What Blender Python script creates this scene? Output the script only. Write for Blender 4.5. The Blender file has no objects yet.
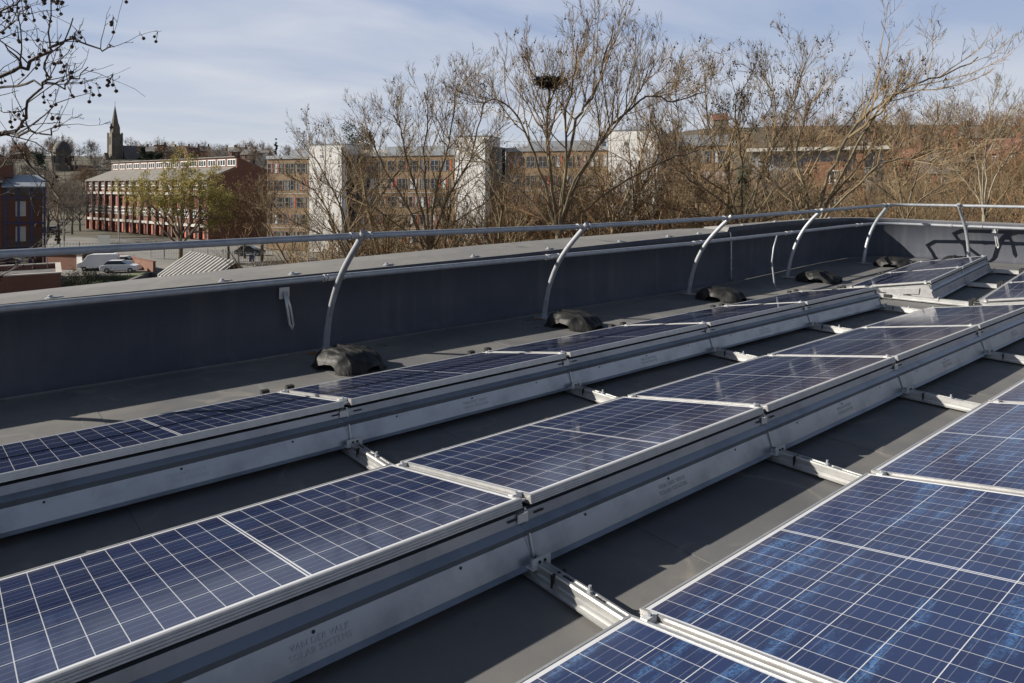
import bpy, math, random
from mathutils import Vector, Matrix
R = math.radians
S = bpy.context.scene
COL = S.collection
# ------------------------------------------------------------------ camera, world, sun, exposure
F, V0, TH, CZ = 683.0, 185.8, 0.8845, 1.47
FX, FY = math.cos(TH), math.sin(TH)
cam = bpy.data.cameras.new("camera"); camo = bpy.data.objects.new("camera", cam); COL.objects.link(camo)
cam.sensor_width = 36; cam.lens = 36 * F / 1024; cam.shift_y = -(341.5 - V0) / 1024
cam.clip_start = 0.05; cam.clip_end = 9000
camo.location = (0, 0, CZ); camo.rotation_euler = (math.pi / 2, 0, TH - math.pi / 2)
S.camera = camo
SUN = Vector((-1.6, 1.22, 1.0)).normalized()
EL = math.asin(SUN.z); AZ = math.atan2(SUN.x, SUN.y)
W = bpy.data.worlds.new("World"); S.world = W; W.use_nodes = True
wn = W.node_tree; bg = wn.nodes["Background"]
sky = wn.nodes.new("ShaderNodeTexSky"); sky.sky_type = 'NISHITA'; sky.sun_disc = False
sky.sun_elevation = EL; sky.sun_rotation = AZ; sky.air_density = 1.0; sky.dust_density = 1.4; sky.ozone_density = 1.6
# thin cirrus: streaks laid out on a flat high layer (direction.xy / direction.z), whitening the sky
tc = wn.nodes.new("ShaderNodeTexCoord"); sx = wn.nodes.new("ShaderNodeSeparateXYZ"); wn.links.new(tc.outputs["Generated"], sx.inputs[0])
def wmath(op, a, b=None, c=None):
    n = wn.nodes.new("ShaderNodeMath"); n.operation = op
    for i, v in enumerate((a, b, c)):
        if v is None: continue
        if isinstance(v, (int, float)): n.inputs[i].default_value = v
        else: wn.links.new(v, n.inputs[i])
    return n.outputs[0]
zz = wmath('ADD', wmath('MAXIMUM', sx.outputs[2], 0.0), 0.10)
cx = wn.nodes.new("ShaderNodeCombineXYZ")
wn.links.new(wmath('DIVIDE', sx.outputs[0], zz), cx.inputs[0]); wn.links.new(wmath('DIVIDE', sx.outputs[1], zz), cx.inputs[1])
mp = wn.nodes.new("ShaderNodeMapping"); wn.links.new(cx.outputs[0], mp.inputs[0])
mp.inputs["Rotation"].default_value = (0, 0, R(38)); mp.inputs["Scale"].default_value = (0.6, 1.0, 1)
nz = wn.nodes.new("ShaderNodeTexNoise"); wn.links.new(mp.outputs[0], nz.inputs["Vector"])
nz.inputs["Scale"].default_value = 0.95; nz.inputs["Detail"].default_value = 8; nz.inputs["Roughness"].default_value = 0.5; nz.inputs["Distortion"].default_value = 0.35
cr = wn.nodes.new("ShaderNodeMapRange"); wn.links.new(nz.outputs[0], cr.inputs[0])
cr.inputs[1].default_value = 0.40; cr.inputs[2].default_value = 0.68; cr.inputs[3].default_value = 0.0; cr.inputs[4].default_value = 0.85
lowc = wn.nodes.new("ShaderNodeMapRange"); wn.links.new(sx.outputs[2], lowc.inputs[0]); lowc.interpolation_type = 'SMOOTHSTEP'
for i_, q_ in enumerate((0.26, 0.50, 1.0, 0.0)): lowc.inputs[i_ + 1].default_value = q_
cmask = wmath('MULTIPLY', cr.outputs[0], lowc.outputs[0])
veil = wn.nodes.new("ShaderNodeMixRGB"); wn.links.new(wmath('MULTIPLY', lowc.outputs[0], 0.72), veil.inputs[0]); wn.links.new(sky.outputs[0], veil.inputs[1]); veil.inputs[2].default_value = (3.0, 4.7, 8.8, 1)
mx = wn.nodes.new("ShaderNodeMixRGB"); wn.links.new(cmask, mx.inputs[0]); wn.links.new(veil.outputs[0], mx.inputs[1])
mx.inputs[2].default_value = (8.3, 8.8, 10.1, 1)
hz = wmath('MULTIPLY', wmath('POWER', 2.718, wmath('MULTIPLY', wmath('ABSOLUTE', sx.outputs[2]), -5.5)), 0.92)
mx2 = wn.nodes.new("ShaderNodeMixRGB"); wn.links.new(hz, mx2.inputs[0]); wn.links.new(mx.outputs[0], mx2.inputs[1]); mx2.inputs[2].default_value = (9.4, 9.7, 9.9, 1)
wn.links.new(mx2.outputs[0], bg.inputs[0]); bg.inputs[1].default_value = 0.0435
sl = bpy.data.lights.new("sun", 'SUN'); sl.energy = 5.0; sl.angle = R(0.53); sl.color = (1.0, 0.93, 0.82)
slo = bpy.data.objects.new("sun", sl); COL.objects.link(slo); slo.rotation_euler = (-SUN).to_track_quat('-Z', 'Y').to_euler()
S.view_settings.view_transform = 'Standard'; S.view_settings.look = 'None'; S.view_settings.exposure = 0.82; S.view_settings.gamma = 1
S.view_settings.use_curve_mapping = False
S.cycles.max_bounces = 6; S.cycles.use_denoising = True

# ------------------------------------------------------------------ helpers
def at(u, d, z):
    """world point at picture column u, depth d (metres along the view axis) and height z"""
    k = (u - 512) / F
    return Vector((d * (FX + k * FY), d * (FY - k * FX), z))
def lv(l, d, z):
    return Vector((d * FX + l * FY, d * FY - l * FX, z))
def zat(v, d):
    return CZ + (V0 - v) / F * d
class MB:
    def __init__(s): s.v = []; s.f = []; s.m = []; s.uv = {}
    def face(s, pts, m=0):
        i = len(s.v); s.v.extend([tuple(p) for p in pts]); s.f.append(tuple(range(i, i + len(pts)))); s.m.append(m)
    def box(s, c, d, m=0, M=None):
        x, y, z = c; a, b, e = d[0] / 2, d[1] / 2, d[2] / 2
        p = [Vector((x + i * a, y + j * b, z + k * e)) for i in (-1, 1) for j in (-1, 1) for k in (-1, 1)]
        if M: p = [M @ q for q in p]
        n = len(s.v); s.v.extend([tuple(q) for q in p])
        for q in ((0, 1, 3, 2), (4, 6, 7, 5), (0, 4, 5, 1), (2, 3, 7, 6), (0, 2, 6, 4), (1, 5, 7, 3)):
            s.f.append(tuple(n + t for t in q)); s.m.append(m)
    def b2(s, lo, hi, m=0, M=None):
        s.box([(a + b) / 2 for a, b in zip(lo, hi)], [abs(b - a) for a, b in zip(lo, hi)], m, M)
    def tube(s, pts, rad, n=6, m=0, cap=False):
        pts = [Vector(p) for p in pts]; k = len(pts)
        if not hasattr(rad, '__len__'): rad = [rad] * k
        base = len(s.v); up = None
        for i in range(k):
            t = (pts[min(i + 1, k - 1)] - pts[max(i - 1, 0)])
            if t.length < 1e-9: t = Vector((0, 0, 1))
            t.normalize()
            if up is None: up = t.orthogonal().normalized()
            else:
                up = up - t * up.dot(t)
                up = up.normalized() if up.length > 1e-6 else t.orthogonal().normalized()
            w = t.cross(up)
            for j in range(n):
                a = 2 * math.pi * j / n
                s.v.append(tuple(pts[i] + (up * math.cos(a) + w * math.sin(a)) * rad[i]))
        for i in range(k - 1):
            for j in range(n):
                a = base + i * n + j; b = base + i * n + (j + 1) % n
                s.f.append((a, b, b + n, a + n)); s.m.append(m)
        if cap:
            s.f.append(tuple(base + j for j in range(n))[::-1]); s.m.append(m)
            s.f.append(tuple(base + (k - 1) * n + j for j in range(n))); s.m.append(m)
    def extrude(s, prof, a, b, m=0, closed=True, caps=True):
        """profile of (y,z) points swept along x from a to b"""
        n = len(prof); i = len(s.v)
        s.v.extend([(a, p[0], p[1]) for p in prof]); s.v.extend([(b, p[0], p[1]) for p in prof])
        for j in range(n if closed else n - 1):
            k = (j + 1) % n; s.f.append((i + j, i + k, i + n + k, i + n + j)); s.m.append(m)
        if closed and caps:
            s.f.append(tuple(i + j for j in range(n))[::-1]); s.m.append(m)
            s.f.append(tuple(i + n + j for j in range(n))); s.m.append(m)
    def lathe(s, prof, n=12, c=(0, 0, 0), m=0):
        i = len(s.v)
        for r, z in prof:
            for j in range(n):
                a = 2 * math.pi * j / n; s.v.append((c[0] + r * math.cos(a), c[1] + r * math.sin(a), c[2] + z))
        for q in range(len(prof) - 1):
            for j in range(n):
                k = (j + 1) % n; s.f.append((i + q * n + j, i + q * n + k, i + (q + 1) * n + k, i + (q + 1) * n + j)); s.m.append(m)
    def ball(s, c, r, m=0):
        c = Vector(c); a = [Vector(q) * r for q in ((1, 0, 0), (-1, 0, 0), (0, 1, 0), (0, -1, 0), (0, 0, 1), (0, 0, -1), (.58, .58, .58), (-.58, .58, .58), (.58, -.58, .58), (-.58, -.58, .58), (.58, .58, -.58), (-.58, .58, -.58), (.58, -.58, -.58), (-.58, -.58, -.58))]
        n = len(s.v); s.v.extend([tuple(c + q) for q in a])
        for x, cs in ((0, (6, 8, 12, 10)), (1, (7, 11, 13, 9)), (2, (6, 10, 11, 7)), (3, (8, 9, 13, 12)), (4, (6, 7, 9, 8)), (5, (10, 12, 13, 11))):
            for q in range(4):
                s.f.append((n + x, n + cs[q], n + cs[(q + 1) % 4])); s.m.append(m)
    def build(s, name, mats, parent=None, smooth=False, bevel=0):
        me = bpy.data.meshes.new(name); me.from_pydata(s.v, [], s.f)
        if not isinstance(mats, (list, tuple)): mats = [mats]
        for q in mats: me.materials.append(q)
        if len(mats) > 1: me.polygons.foreach_set("material_index", s.m)
        if smooth: me.polygons.foreach_set("use_smooth", [True] * len(me.polygons))
        me.update()
        o = bpy.data.objects.new(name, me); COL.objects.link(o)
        if parent: o.parent = parent
        if bevel:
            bv = o.modifiers.new("bevel", 'BEVEL'); bv.width = bevel; bv.segments = 2; bv.limit_method = 'ANGLE'
        return o
def tag(o, label=None, cat=None, group=None, kind=None):
    if label: o["label"] = label
    if cat: o["category"] = cat
    if group: o["group"] = group
    if kind: o["kind"] = kind
    return o
def thing(name, label, cat, loc=(0, 0, 0), rz=0.0, group=None):
    o = bpy.data.objects.new(name, None); COL.objects.link(o); o.location = loc; o.rotation_euler = (0, 0, rz); o.empty_display_size = 0.2
    return tag(o, label, cat, group)
KIDS = {}
def kids(o):
    return [c for c in bpy.data.objects if c.parent == o]
def dup(o, loc=None, rz=None, label=None, group=None, scale=None, parent=None, kmap=None):
    c = o.copy(); COL.objects.link(c)
    if parent: c.parent = parent
    if loc is not None: c.location = loc
    if rz is not None: c.rotation_euler = (0, 0, rz)
    if scale is not None: c.scale = scale if hasattr(scale, '__len__') else (scale,) * 3
    if label: c["label"] = label
    if group: c["group"] = group
    for k in (KIDS.get(o.name) or kids(o)): dup(k, parent=c)
    return c

# ------------------------------------------------------------------ materials
def mat(name, col, rough=0.7, metal=0.0, spec=0.5, var=0.0, vscale=5.0, col2=None, bump=0.0, bscale=40.0, detail=6.0, lo=0.35, hi=0.65, stretch=(1, 1, 1)):
    m = bpy.data.materials.new(name); m.use_nodes = True; nt = m.node_tree; p = nt.nodes["Principled BSDF"]
    p.inputs["Base Color"].default_value = (*col, 1); p.inputs["Roughness"].default_value = rough; p.inputs["Metallic"].default_value = metal
    p.inputs["Specular IOR Level"].default_value = spec
    if col2 or bump:
        tcn = nt.nodes.new("ShaderNodeTexCoord"); mpn = nt.nodes.new("ShaderNodeMapping"); mpn.inputs["Scale"].default_value = stretch
        nt.links.new(tcn.outputs["Object"], mpn.inputs[0])
    if col2:
        n = nt.nodes.new("ShaderNodeTexNoise"); n.inputs["Scale"].default_value = vscale; n.inputs["Detail"].default_value = detail; n.inputs["Roughness"].default_value = 0.62
        nt.links.new(mpn.outputs[0], n.inputs["Vector"])
        r = nt.nodes.new("ShaderNodeMapRange"); r.inputs[1].default_value = lo; r.inputs[2].default_value = hi; nt.links.new(n.outputs[0], r.inputs[0])
        x = nt.nodes.new("ShaderNodeMixRGB"); x.inputs[1].default_value = (*col, 1); x.inputs[2].default_value = (*col2, 1)
        nt.links.new(r.outputs[0], x.inputs[0]); nt.links.new(x.outputs[0], p.inputs["Base Color"])
    if bump:
        n2 = nt.nodes.new("ShaderNodeTexNoise"); n2.inputs["Scale"].default_value = bscale; n2.inputs["Detail"].default_value = 5
        nt.links.new(mpn.outputs[0], n2.inputs["Vector"])
        b = nt.nodes.new("ShaderNodeBump"); b.inputs["Strength"].default_value = bump; b.inputs["Distance"].default_value = 0.02
        nt.links.new(n2.outputs[0], b.inputs["Height"]); nt.links.new(b.outputs[0], p.inputs["Normal"])
    return m
def nodes(m): return m.node_tree.nodes, m.node_tree.links, m.node_tree.nodes["Principled BSDF"]
def nmath(nt, op, a, b=None, c=None):
    n = nt.nodes.new("ShaderNodeMath"); n.operation = op
    for i, v in enumerate((a, b, c)):
        if v is None: continue
        if isinstance(v, (int, float)): n.inputs[i].default_value = v
        else: nt.links.new(v, n.inputs[i])
    return n.outputs[0]
def nmix(nt, f, a, b):
    n = nt.nodes.new("ShaderNodeMixRGB")
    for i, v in ((0, f), (1, a), (2, b)):
        if isinstance(v, (int, float)): n.inputs[i].default_value = v
        elif isinstance(v, tuple): n.inputs[i].default_value = (*v, 1)
        else: nt.links.new(v, n.inputs[i])
    return n.outputs[0]

def brick_mat(name, c1, c2, mortar=(0.20, 0.15, 0.11), scale=1.0):
    m = mat(name, c1, 0.85); nt = m.node_tree; p = nt.nodes["Principled BSDF"]
    tcn = nt.nodes.new("ShaderNodeTexCoord"); sp = nt.nodes.new("ShaderNodeSeparateXYZ"); nt.links.new(tcn.outputs["Object"], sp.inputs[0])
    cb = nt.nodes.new("ShaderNodeCombineXYZ"); nt.links.new(nmath(nt, 'ADD', sp.outputs[0], sp.outputs[1]), cb.inputs[0]); nt.links.new(sp.outputs[2], cb.inputs[1])
    b = nt.nodes.new("ShaderNodeTexBrick"); nt.links.new(cb.outputs[0], b.inputs["Vector"])
    b.inputs["Color1"].default_value = (*c1, 1); b.inputs["Color2"].default_value = (*c2, 1); b.inputs["Mortar"].default_value = (*mortar, 1)
    b.inputs["Scale"].default_value = 1; b.inputs["Brick Width"].default_value = 0.23; b.inputs["Row Height"].default_value = 0.075; b.inputs["Mortar Size"].default_value = 0.006
    n = nt.nodes.new("ShaderNodeTexNoise"); n.inputs["Scale"].default_value = 0.5; n.inputs["Detail"].default_value = 6; nt.links.new(tcn.outputs["Object"], n.inputs["Vector"])
    hs = nt.nodes.new("ShaderNodeHueSaturation"); nt.links.new(b.outputs[0], hs.inputs["Color"])
    r = nt.nodes.new("ShaderNodeMapRange"); r.inputs[3].default_value = 0.72; r.inputs[4].default_value = 1.25; nt.links.new(n.outputs[0], r.inputs[0]); nt.links.new(r.outputs[0], hs.inputs["Value"])
    nt.links.new(hs.outputs[0], p.inputs["Base Color"])
    return m

M = {}
def membrane(name, c1, c2, dust, amount, tides=0):
    m = mat(name, c1, 0.72, 0, 0.35); nt = m.node_tree; p = nt.nodes["Principled BSDF"]
    tcn = nt.nodes.new("ShaderNodeTexCoord")
    def noise(sc, det, rg=0.6):
        n = nt.nodes.new("ShaderNodeTexNoise"); n.inputs["Scale"].default_value = sc; n.inputs["Detail"].default_value = det; n.inputs["Roughness"].default_value = rg
        nt.links.new(tcn.outputs["Object"], n.inputs["Vector"]); return n.outputs[0]
    def rng(x, a, b, c=0.0, d=1.0):
        r = nt.nodes.new("ShaderNodeMapRange"); nt.links.new(x, r.inputs[0])
        for i, q in enumerate((a, b, c, d)): r.inputs[i + 1].default_value = q
        return r.outputs[0]
    a = nmix(nt, rng(noise(1.3, 7), .35, .66), c1, c2)
    a = nmix(nt, rng(noise(0.55, 9, .7), .46, .72, 0, amount), a, dust)
    pn = noise(0.8, 3, .5); tide = nmath(nt, 'ABSOLUTE', nmath(nt, 'SUBTRACT', nmath(nt, 'ADD', pn, nmath(nt, 'MULTIPLY', noise(7, 3), .05)), .545))
    if tides: a = nmix(nt, nmath(nt, 'MULTIPLY', rng(tide, .012, .0, 0, .5), rng(noise(3, 4), .4, .6)), a, tuple(q * 1.15 for q in dust))
    if tides: a = nmix(nt, rng(pn, .545, .60, 0, .22), a, tuple(q * .55 for q in c1))
    a = nmix(nt, rng(noise(60, 3), .62, .78, 0, .35), a, dust)
    a = nmix(nt, rng(noise(260, 1), .70, .80, 0, .5), a, tuple(q * .5 for q in dust))
    a = nmix(nt, rng(noise(9, 8, .7), .58, .75, 0, .35), a, tuple(q * .6 for q in c1))
    if not tides:
        mpw = nt.nodes.new("ShaderNodeMapping"); mpw.inputs["Scale"].default_value = (5, 5, .35); nt.links.new(tcn.outputs["Object"], mpw.inputs[0])
        nw = nt.nodes.new("ShaderNodeTexNoise"); nw.inputs["Scale"].default_value = 1.6; nw.inputs["Detail"].default_value = 8; nt.links.new(mpw.outputs[0], nw.inputs["Vector"])
        a = nmix(nt, rng(nw.outputs[0], .5, .75, 0, .45), a, dust)
    nt.links.new(a, p.inputs["Base Color"])
    nt.links.new(rng(noise(3, 6), .3, .7, .58, .82), p.inputs["Roughness"])
    b = nt.nodes.new("ShaderNodeBump"); b.inputs["Strength"].default_value = 0.35; b.inputs["Distance"].default_value = 0.006
    nt.links.new(nmath(nt, 'ADD', noise(2.2, 4), nmath(nt, 'MULTIPLY', noise(120, 2), .25)), b.inputs["Height"]); nt.links.new(b.outputs[0], p.inputs["Normal"])
    return m
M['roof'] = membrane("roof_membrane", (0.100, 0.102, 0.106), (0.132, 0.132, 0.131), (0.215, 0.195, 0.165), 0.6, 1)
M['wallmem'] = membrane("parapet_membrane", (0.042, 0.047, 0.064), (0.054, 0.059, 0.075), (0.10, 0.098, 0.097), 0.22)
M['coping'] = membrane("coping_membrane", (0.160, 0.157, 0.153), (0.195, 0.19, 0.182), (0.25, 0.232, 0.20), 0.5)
M['steel'] = mat("galvanised_tube", (0.36, 0.375, 0.40), 0.48, 0.35, 0.5, col2=(0.28, 0.295, 0.315), vscale=14)
M['galv'] = mat("galvanised_sheet", (0.32, 0.335, 0.36), 0.40, 0.75, 0.5, col2=(0.21, 0.223, 0.243), vscale=3.6, detail=12, lo=.48, hi=.72)
M['galvletter'] = mat("pressed_lettering", (0.285, 0.30, 0.32), 0.44, 0.75)
M['alu'] = mat("aluminium_frame", (0.46, 0.46, 0.46), 0.40, 0.6, 0.5, col2=(0.38, 0.38, 0.38), vscale=20)
M['rail'] = mat("rail_aluminium", (0.48, 0.48, 0.47), 0.42, 0.7, 0.5, col2=(0.36, 0.36, 0.355), vscale=9)
M['white'] = mat("white_clamp_metal", (0.62, 0.62, 0.61), 0.4, 0.4)
M['black'] = mat("black_rubber", (0.014, 0.014, 0.015), 0.6, 0, 0.4)
M['mat'] = mat("black_weathered_rubber", (0.009, 0.009, 0.009), 0.58, 0, 0.35, col2=(0.030, 0.028, 0.025), vscale=9, lo=.5, hi=.78, bump=0.3, bscale=14, stretch=(2.6, .7, 1))
M['rust'] = mat("rust_stain", (0.24, 0.10, 0.035), 0.9)
# photovoltaic cells: UV in metres, u along the row, v across the slope
CW, CH, MX, MY = 1.655, 0.992, 0.020, 0.022
def cell_mat():
    m = mat("solar_cells", (0.02, 0.03, 0.1), 0.09, 0, 0.32); nt = m.node_tree; p = nt.nodes["Principled BSDF"]
    uvn = nt.nodes.new("ShaderNodeTexCoord"); sp = nt.nodes.new("ShaderNodeSeparateXYZ"); nt.links.new(uvn.outputs["UV"], sp.inputs[0])
    oi = nt.nodes.new("ShaderNodeObjectInfo")
    U = nmath(nt, 'SUBTRACT', sp.outputs[0], CW / 2); A = nmath(nt, 'SUBTRACT', nmath(nt, 'ABSOLUTE', U), 0.007)   # mirrored halves with a gap in the middle
    pu = (CW / 2 - MX - 0.007) / 10; pv = (CH - 2 * MY) / 6
    fu = nmath(nt, 'DIVIDE', A, pu); fv = nmath(nt, 'DIVIDE', nmath(nt, 'SUBTRACT', sp.outputs[1], MY), pv)
    def line(x, w):   # 1 on the lines at integers
        d = nmath(nt, 'ABSOLUTE', nmath(nt, 'SUBTRACT', nmath(nt, 'FRACT', nmath(nt, 'ADD', x, 0.5)), 0.5))
        return nmath(nt, 'LESS_THAN', d, w)
    lu = line(fu, 0.0013 / pu); lvv = line(fv, 0.0014 / pv)
    out = nmath(nt, 'MAXIMUM', nmath(nt, 'MULTIPLY', nmath(nt, 'LESS_THAN', fu, 0.0), nmath(nt, 'GREATER_THAN', fu, -0.0045 / pu)), nmath(nt, 'MAXIMUM', nmath(nt, 'GREATER_THAN', fu, 10.0), nmath(nt, 'MAXIMUM', nmath(nt, 'LESS_THAN', fv, 0.0), nmath(nt, 'GREATER_THAN', fv, 6.0))))
    white = nmath(nt, 'MAXIMUM', nmath(nt, 'MAXIMUM', lvv, out), nmath(nt, 'MULTIPLY', lu, 0.75))
    bus = line(nmath(nt, 'ADD', nmath(nt, 'MULTIPLY', fv, 4.0), 0.5), 0.0008 / pv * 4)
    # per-cell tint
    cb = nt.nodes.new("ShaderNodeCombineXYZ"); nt.links.new(nmath(nt, 'FLOOR', nmath(nt, 'DIVIDE', U, pu)), cb.inputs[0]); nt.links.new(nmath(nt, 'FLOOR', fv), cb.inputs[1]); nt.links.new(nmath(nt, 'MULTIPLY', oi.outputs["Random"], 50.0), cb.inputs[2])
    wnz = nt.nodes.new("ShaderNodeTexWhiteNoise"); wnz.noise_dimensions = '3D'; nt.links.new(cb.outputs[0], wnz.inputs["Vector"])
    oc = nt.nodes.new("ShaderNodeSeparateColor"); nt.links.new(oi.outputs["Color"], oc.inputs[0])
    c0 = nmix(nt, oc.outputs[0], nmix(nt, wnz.outputs["Value"], (0.0070, 0.0108, 0.034), (0.0108, 0.0165, 0.050)), nmix(nt, wnz.outputs["Value"], (0.0064, 0.0135, 0.051), (0.0102, 0.0215, 0.076)))  # all but the nearest row painted greyer, standing in for reflected sky
    # crystal grains
    mpp = nt.nodes.new("ShaderNodeCombineXYZ"); nt.links.new(sp.outputs[0], mpp.inputs[0]); nt.links.new(sp.outputs[1], mpp.inputs[1]); nt.links.new(nmath(nt, 'MULTIPLY', oi.outputs["Random"], 37.0), mpp.inputs[2])
    vo = nt.nodes.new("ShaderNodeTexVoronoi"); vo.inputs["Scale"].default_value = 150; nt.links.new(mpp.outputs[0], vo.inputs["Vector"])
    sc = nt.nodes.new("ShaderNodeSeparateColor"); nt.links.new(vo.outputs["Color"], sc.inputs[0])
    c1 = nmix(nt, nmath(nt, 'MULTIPLY', sc.outputs[0], 0.35), c0, (0.014, 0.028, 0.090))
    # crystal glints painted into the cell colour as streaks along the strings
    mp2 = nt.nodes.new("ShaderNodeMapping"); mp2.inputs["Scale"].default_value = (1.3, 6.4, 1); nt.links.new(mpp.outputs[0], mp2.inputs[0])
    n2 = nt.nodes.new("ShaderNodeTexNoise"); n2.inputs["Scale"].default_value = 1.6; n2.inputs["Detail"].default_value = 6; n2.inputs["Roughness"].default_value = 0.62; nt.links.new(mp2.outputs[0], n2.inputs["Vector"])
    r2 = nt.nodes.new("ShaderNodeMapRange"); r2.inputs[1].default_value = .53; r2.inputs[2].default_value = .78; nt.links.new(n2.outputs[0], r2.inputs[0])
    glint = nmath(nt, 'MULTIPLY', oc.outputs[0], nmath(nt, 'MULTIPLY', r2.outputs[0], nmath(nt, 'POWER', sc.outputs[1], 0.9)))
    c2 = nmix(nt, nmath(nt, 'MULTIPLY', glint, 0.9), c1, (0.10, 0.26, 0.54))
    c3 = nmix(nt, nmath(nt, 'MULTIPLY', bus, 0.30), c2, (0.35, 0.37, 0.42))
    c4 = nmix(nt, white, c3, (0.50, 0.51, 0.53))
    # dust film
    n3 = nt.nodes.new("ShaderNodeTexNoise"); n3.inputs["Scale"].default_value = 2.2; n3.inputs["Detail"].default_value = 8; nt.links.new(mpp.outputs[0], n3.inputs["Vector"])
    r3 = nt.nodes.new("ShaderNodeMapRange"); r3.inputs[1].default_value = .35; r3.inputs[2].default_value = .75; r3.inputs[3].default_value = 0.002; r3.inputs[4].default_value = 0.022; nt.links.new(n3.outputs[0], r3.inputs[0])
    edge = nt.nodes.new("ShaderNodeMapRange"); nt.links.new(sp.outputs[1], edge.inputs[0]); edge.inputs[1].default_value = 0.075; edge.inputs[2].default_value = 0.0; edge.inputs[3].default_value = 0; edge.inputs[4].default_value = 0.16
    dust = nmath(nt, 'ADD', r3.outputs[0], nmath(nt, 'MULTIPLY', edge.outputs[0], n3.outputs[0]))
    c5 = nmix(nt, dust, c4, (0.42, 0.38, 0.32))
    nt.links.new(c5, p.inputs["Base Color"])
    r4 = nt.nodes.new("ShaderNodeMapRange"); nt.links.new(n3.outputs[0], r4.inputs[0]); r4.inputs[3].default_value = 0.05; r4.inputs[4].default_value = 0.14; nt.links.new(r4.outputs[0], p.inputs["Roughness"])
    return m
M['cells'] = cell_mat()

# ------------------------------------------------------------------ ground and far terrain
GZ = -9.2
def sstep(a, b, x):
    t = min(1, max(0, (x - a) / (b - a))); return t * t * (3 - 2 * t)
def ground_h(x, y):
    d = x * FX + y * FY; l = x * FY - y * FX
    h = GZ + 34.0 * sstep(170, 560, d) + 4.0 * sstep(560, 1500, d)
    h += 20.0 * sstep(15, 150, l) * sstep(70, 230, d)              # the wooded bank on the right climbs sooner
    h += 1.6 * math.sin(x * .013 + 1) * sstep(200, 400, d) + 1.8 * math.sin(y * .009) * sstep(200, 400, d)
    return h
g = MB(); NG = 110
def gcoord(i):
    t = (i / NG) * 2 - 1; return math.copysign(abs(t) ** 2.4, t) * 4200
for i in range(NG + 1):
    for j in range(NG + 1):
        x, y = gcoord(i), gcoord(j); g.v.append((x, y, ground_h(x, y)))
for i in range(NG):
    for j in range(NG):
        a = i * (NG + 1) + j; g.f.append((a, a + NG + 1, a + NG + 2, a + 1)); g.m.append(0)
M['ground'] = mat("ground_litter", (0.085, 0.066, 0.042), 0.95, col2=(0.045, 0.045, 0.024), vscale=0.05, detail=10, bump=0.6, bscale=0.6)
o = g.build("ground", M['ground'], smooth=True); tag(o, kind="structure")
def sheet(name, pts, lift, m, kind="structure"):
    """a flat-ish patch draped on the terrain"""
    q = MB(); n = 14
    A, B, C_, D_ = [Vector((p[0], p[1], 0)) for p in pts]
    for i in range(n + 1):
        for j in range(n + 1):
            s, t = i / n, j / n; p = (A.lerp(B, s)).lerp(D_.lerp(C_, s), t); q.v.append((p.x, p.y, ground_h(p.x, p.y) + lift))
    for i in range(n):
        for j in range(n):
            a = i * (n + 1) + j; q.f.append((a, a + 1, a + n + 2, a + n + 1)); q.m.append(0)
    o = q.build(name, m); tag(o, kind=kind); return o
M['asphalt'] = mat("asphalt", (0.13, 0.125, 0.115), 0.9, col2=(0.19, 0.18, 0.165), vscale=0.25, detail=9)
M['grass'] = mat("lawn", (0.06, 0.10, 0.018), 0.95, col2=(0.10, 0.13, 0.03), vscale=0.6, detail=9, bump=0.5, bscale=4)
sheet("courtyard", [lv(-95, 60, 0), lv(-2, 60, 0), lv(-2, 118, 0), lv(-118, 150, 0)], 0.04, M['asphalt'])
sheet("lawn", [at(108, 79, 0), at(150, 84, 0), at(146, 73, 0), at(96, 70, 0)], 0.10, M['grass'], "structure")
sheet("verge", [at(30, 108, 0), at(112, 112, 0), at(100, 97, 0), at(30, 96, 0)], 0.09, M['grass'], "structure")
sheet("road", [lv(40, 62, 0), lv(47, 62, 0), lv(112, 175, 0), lv(101, 180, 0)], 0.12, M['asphalt'])

# ------------------------------------------------------------------ our own roof
def roof_z(x, y=0):
    return 0.0 if x < 8.6 else min((x - 8.6), 6.5) * 0.018
rf = MB()
xs = [-6, -3, 0, 3, 6, 8.6, 9.5, 10.5, 11.5, 12.5, 13.5, 15.1]
for x in xs:
    for y in (-8, -4, 0, 3, 6.2): rf.v.append((x, y, roof_z(x)))
for i in range(len(xs) - 1):
    for j in range(4):
        a = i * 5 + j; rf.f.append((a, a + 5, a + 6, a + 1)); rf.m.append(0)
o = rf.build("roof_deck", M['roof']); tag(o, kind="structure")
# welded laps of the roof sheets
lap = MB()
for x in (-1.05, 0.62, 2.28, 3.95, 5.6, 7.25):
    lap.extrude([(-7, -0.002), (5.9, -0.002), (5.9, 0.0022), (-7, 0.0022)], x, x + 0.11)
o = lap.build("roof_lap_strip", M['roof']); tag(o, kind="structure")

# building under the roof
bt = thing("office_building", "flat-roofed building whose roof carries the solar panels, walls dropping to the ground", "building", (0, 0, 0))
bw = MB(); bw.b2((-6, -8, GZ), (15.1, 6.3, -0.3)); bw.build("wall", brick_mat("own_brick", (0.26, 0.09, 0.05), (0.20, 0.07, 0.04)), bt)

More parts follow.
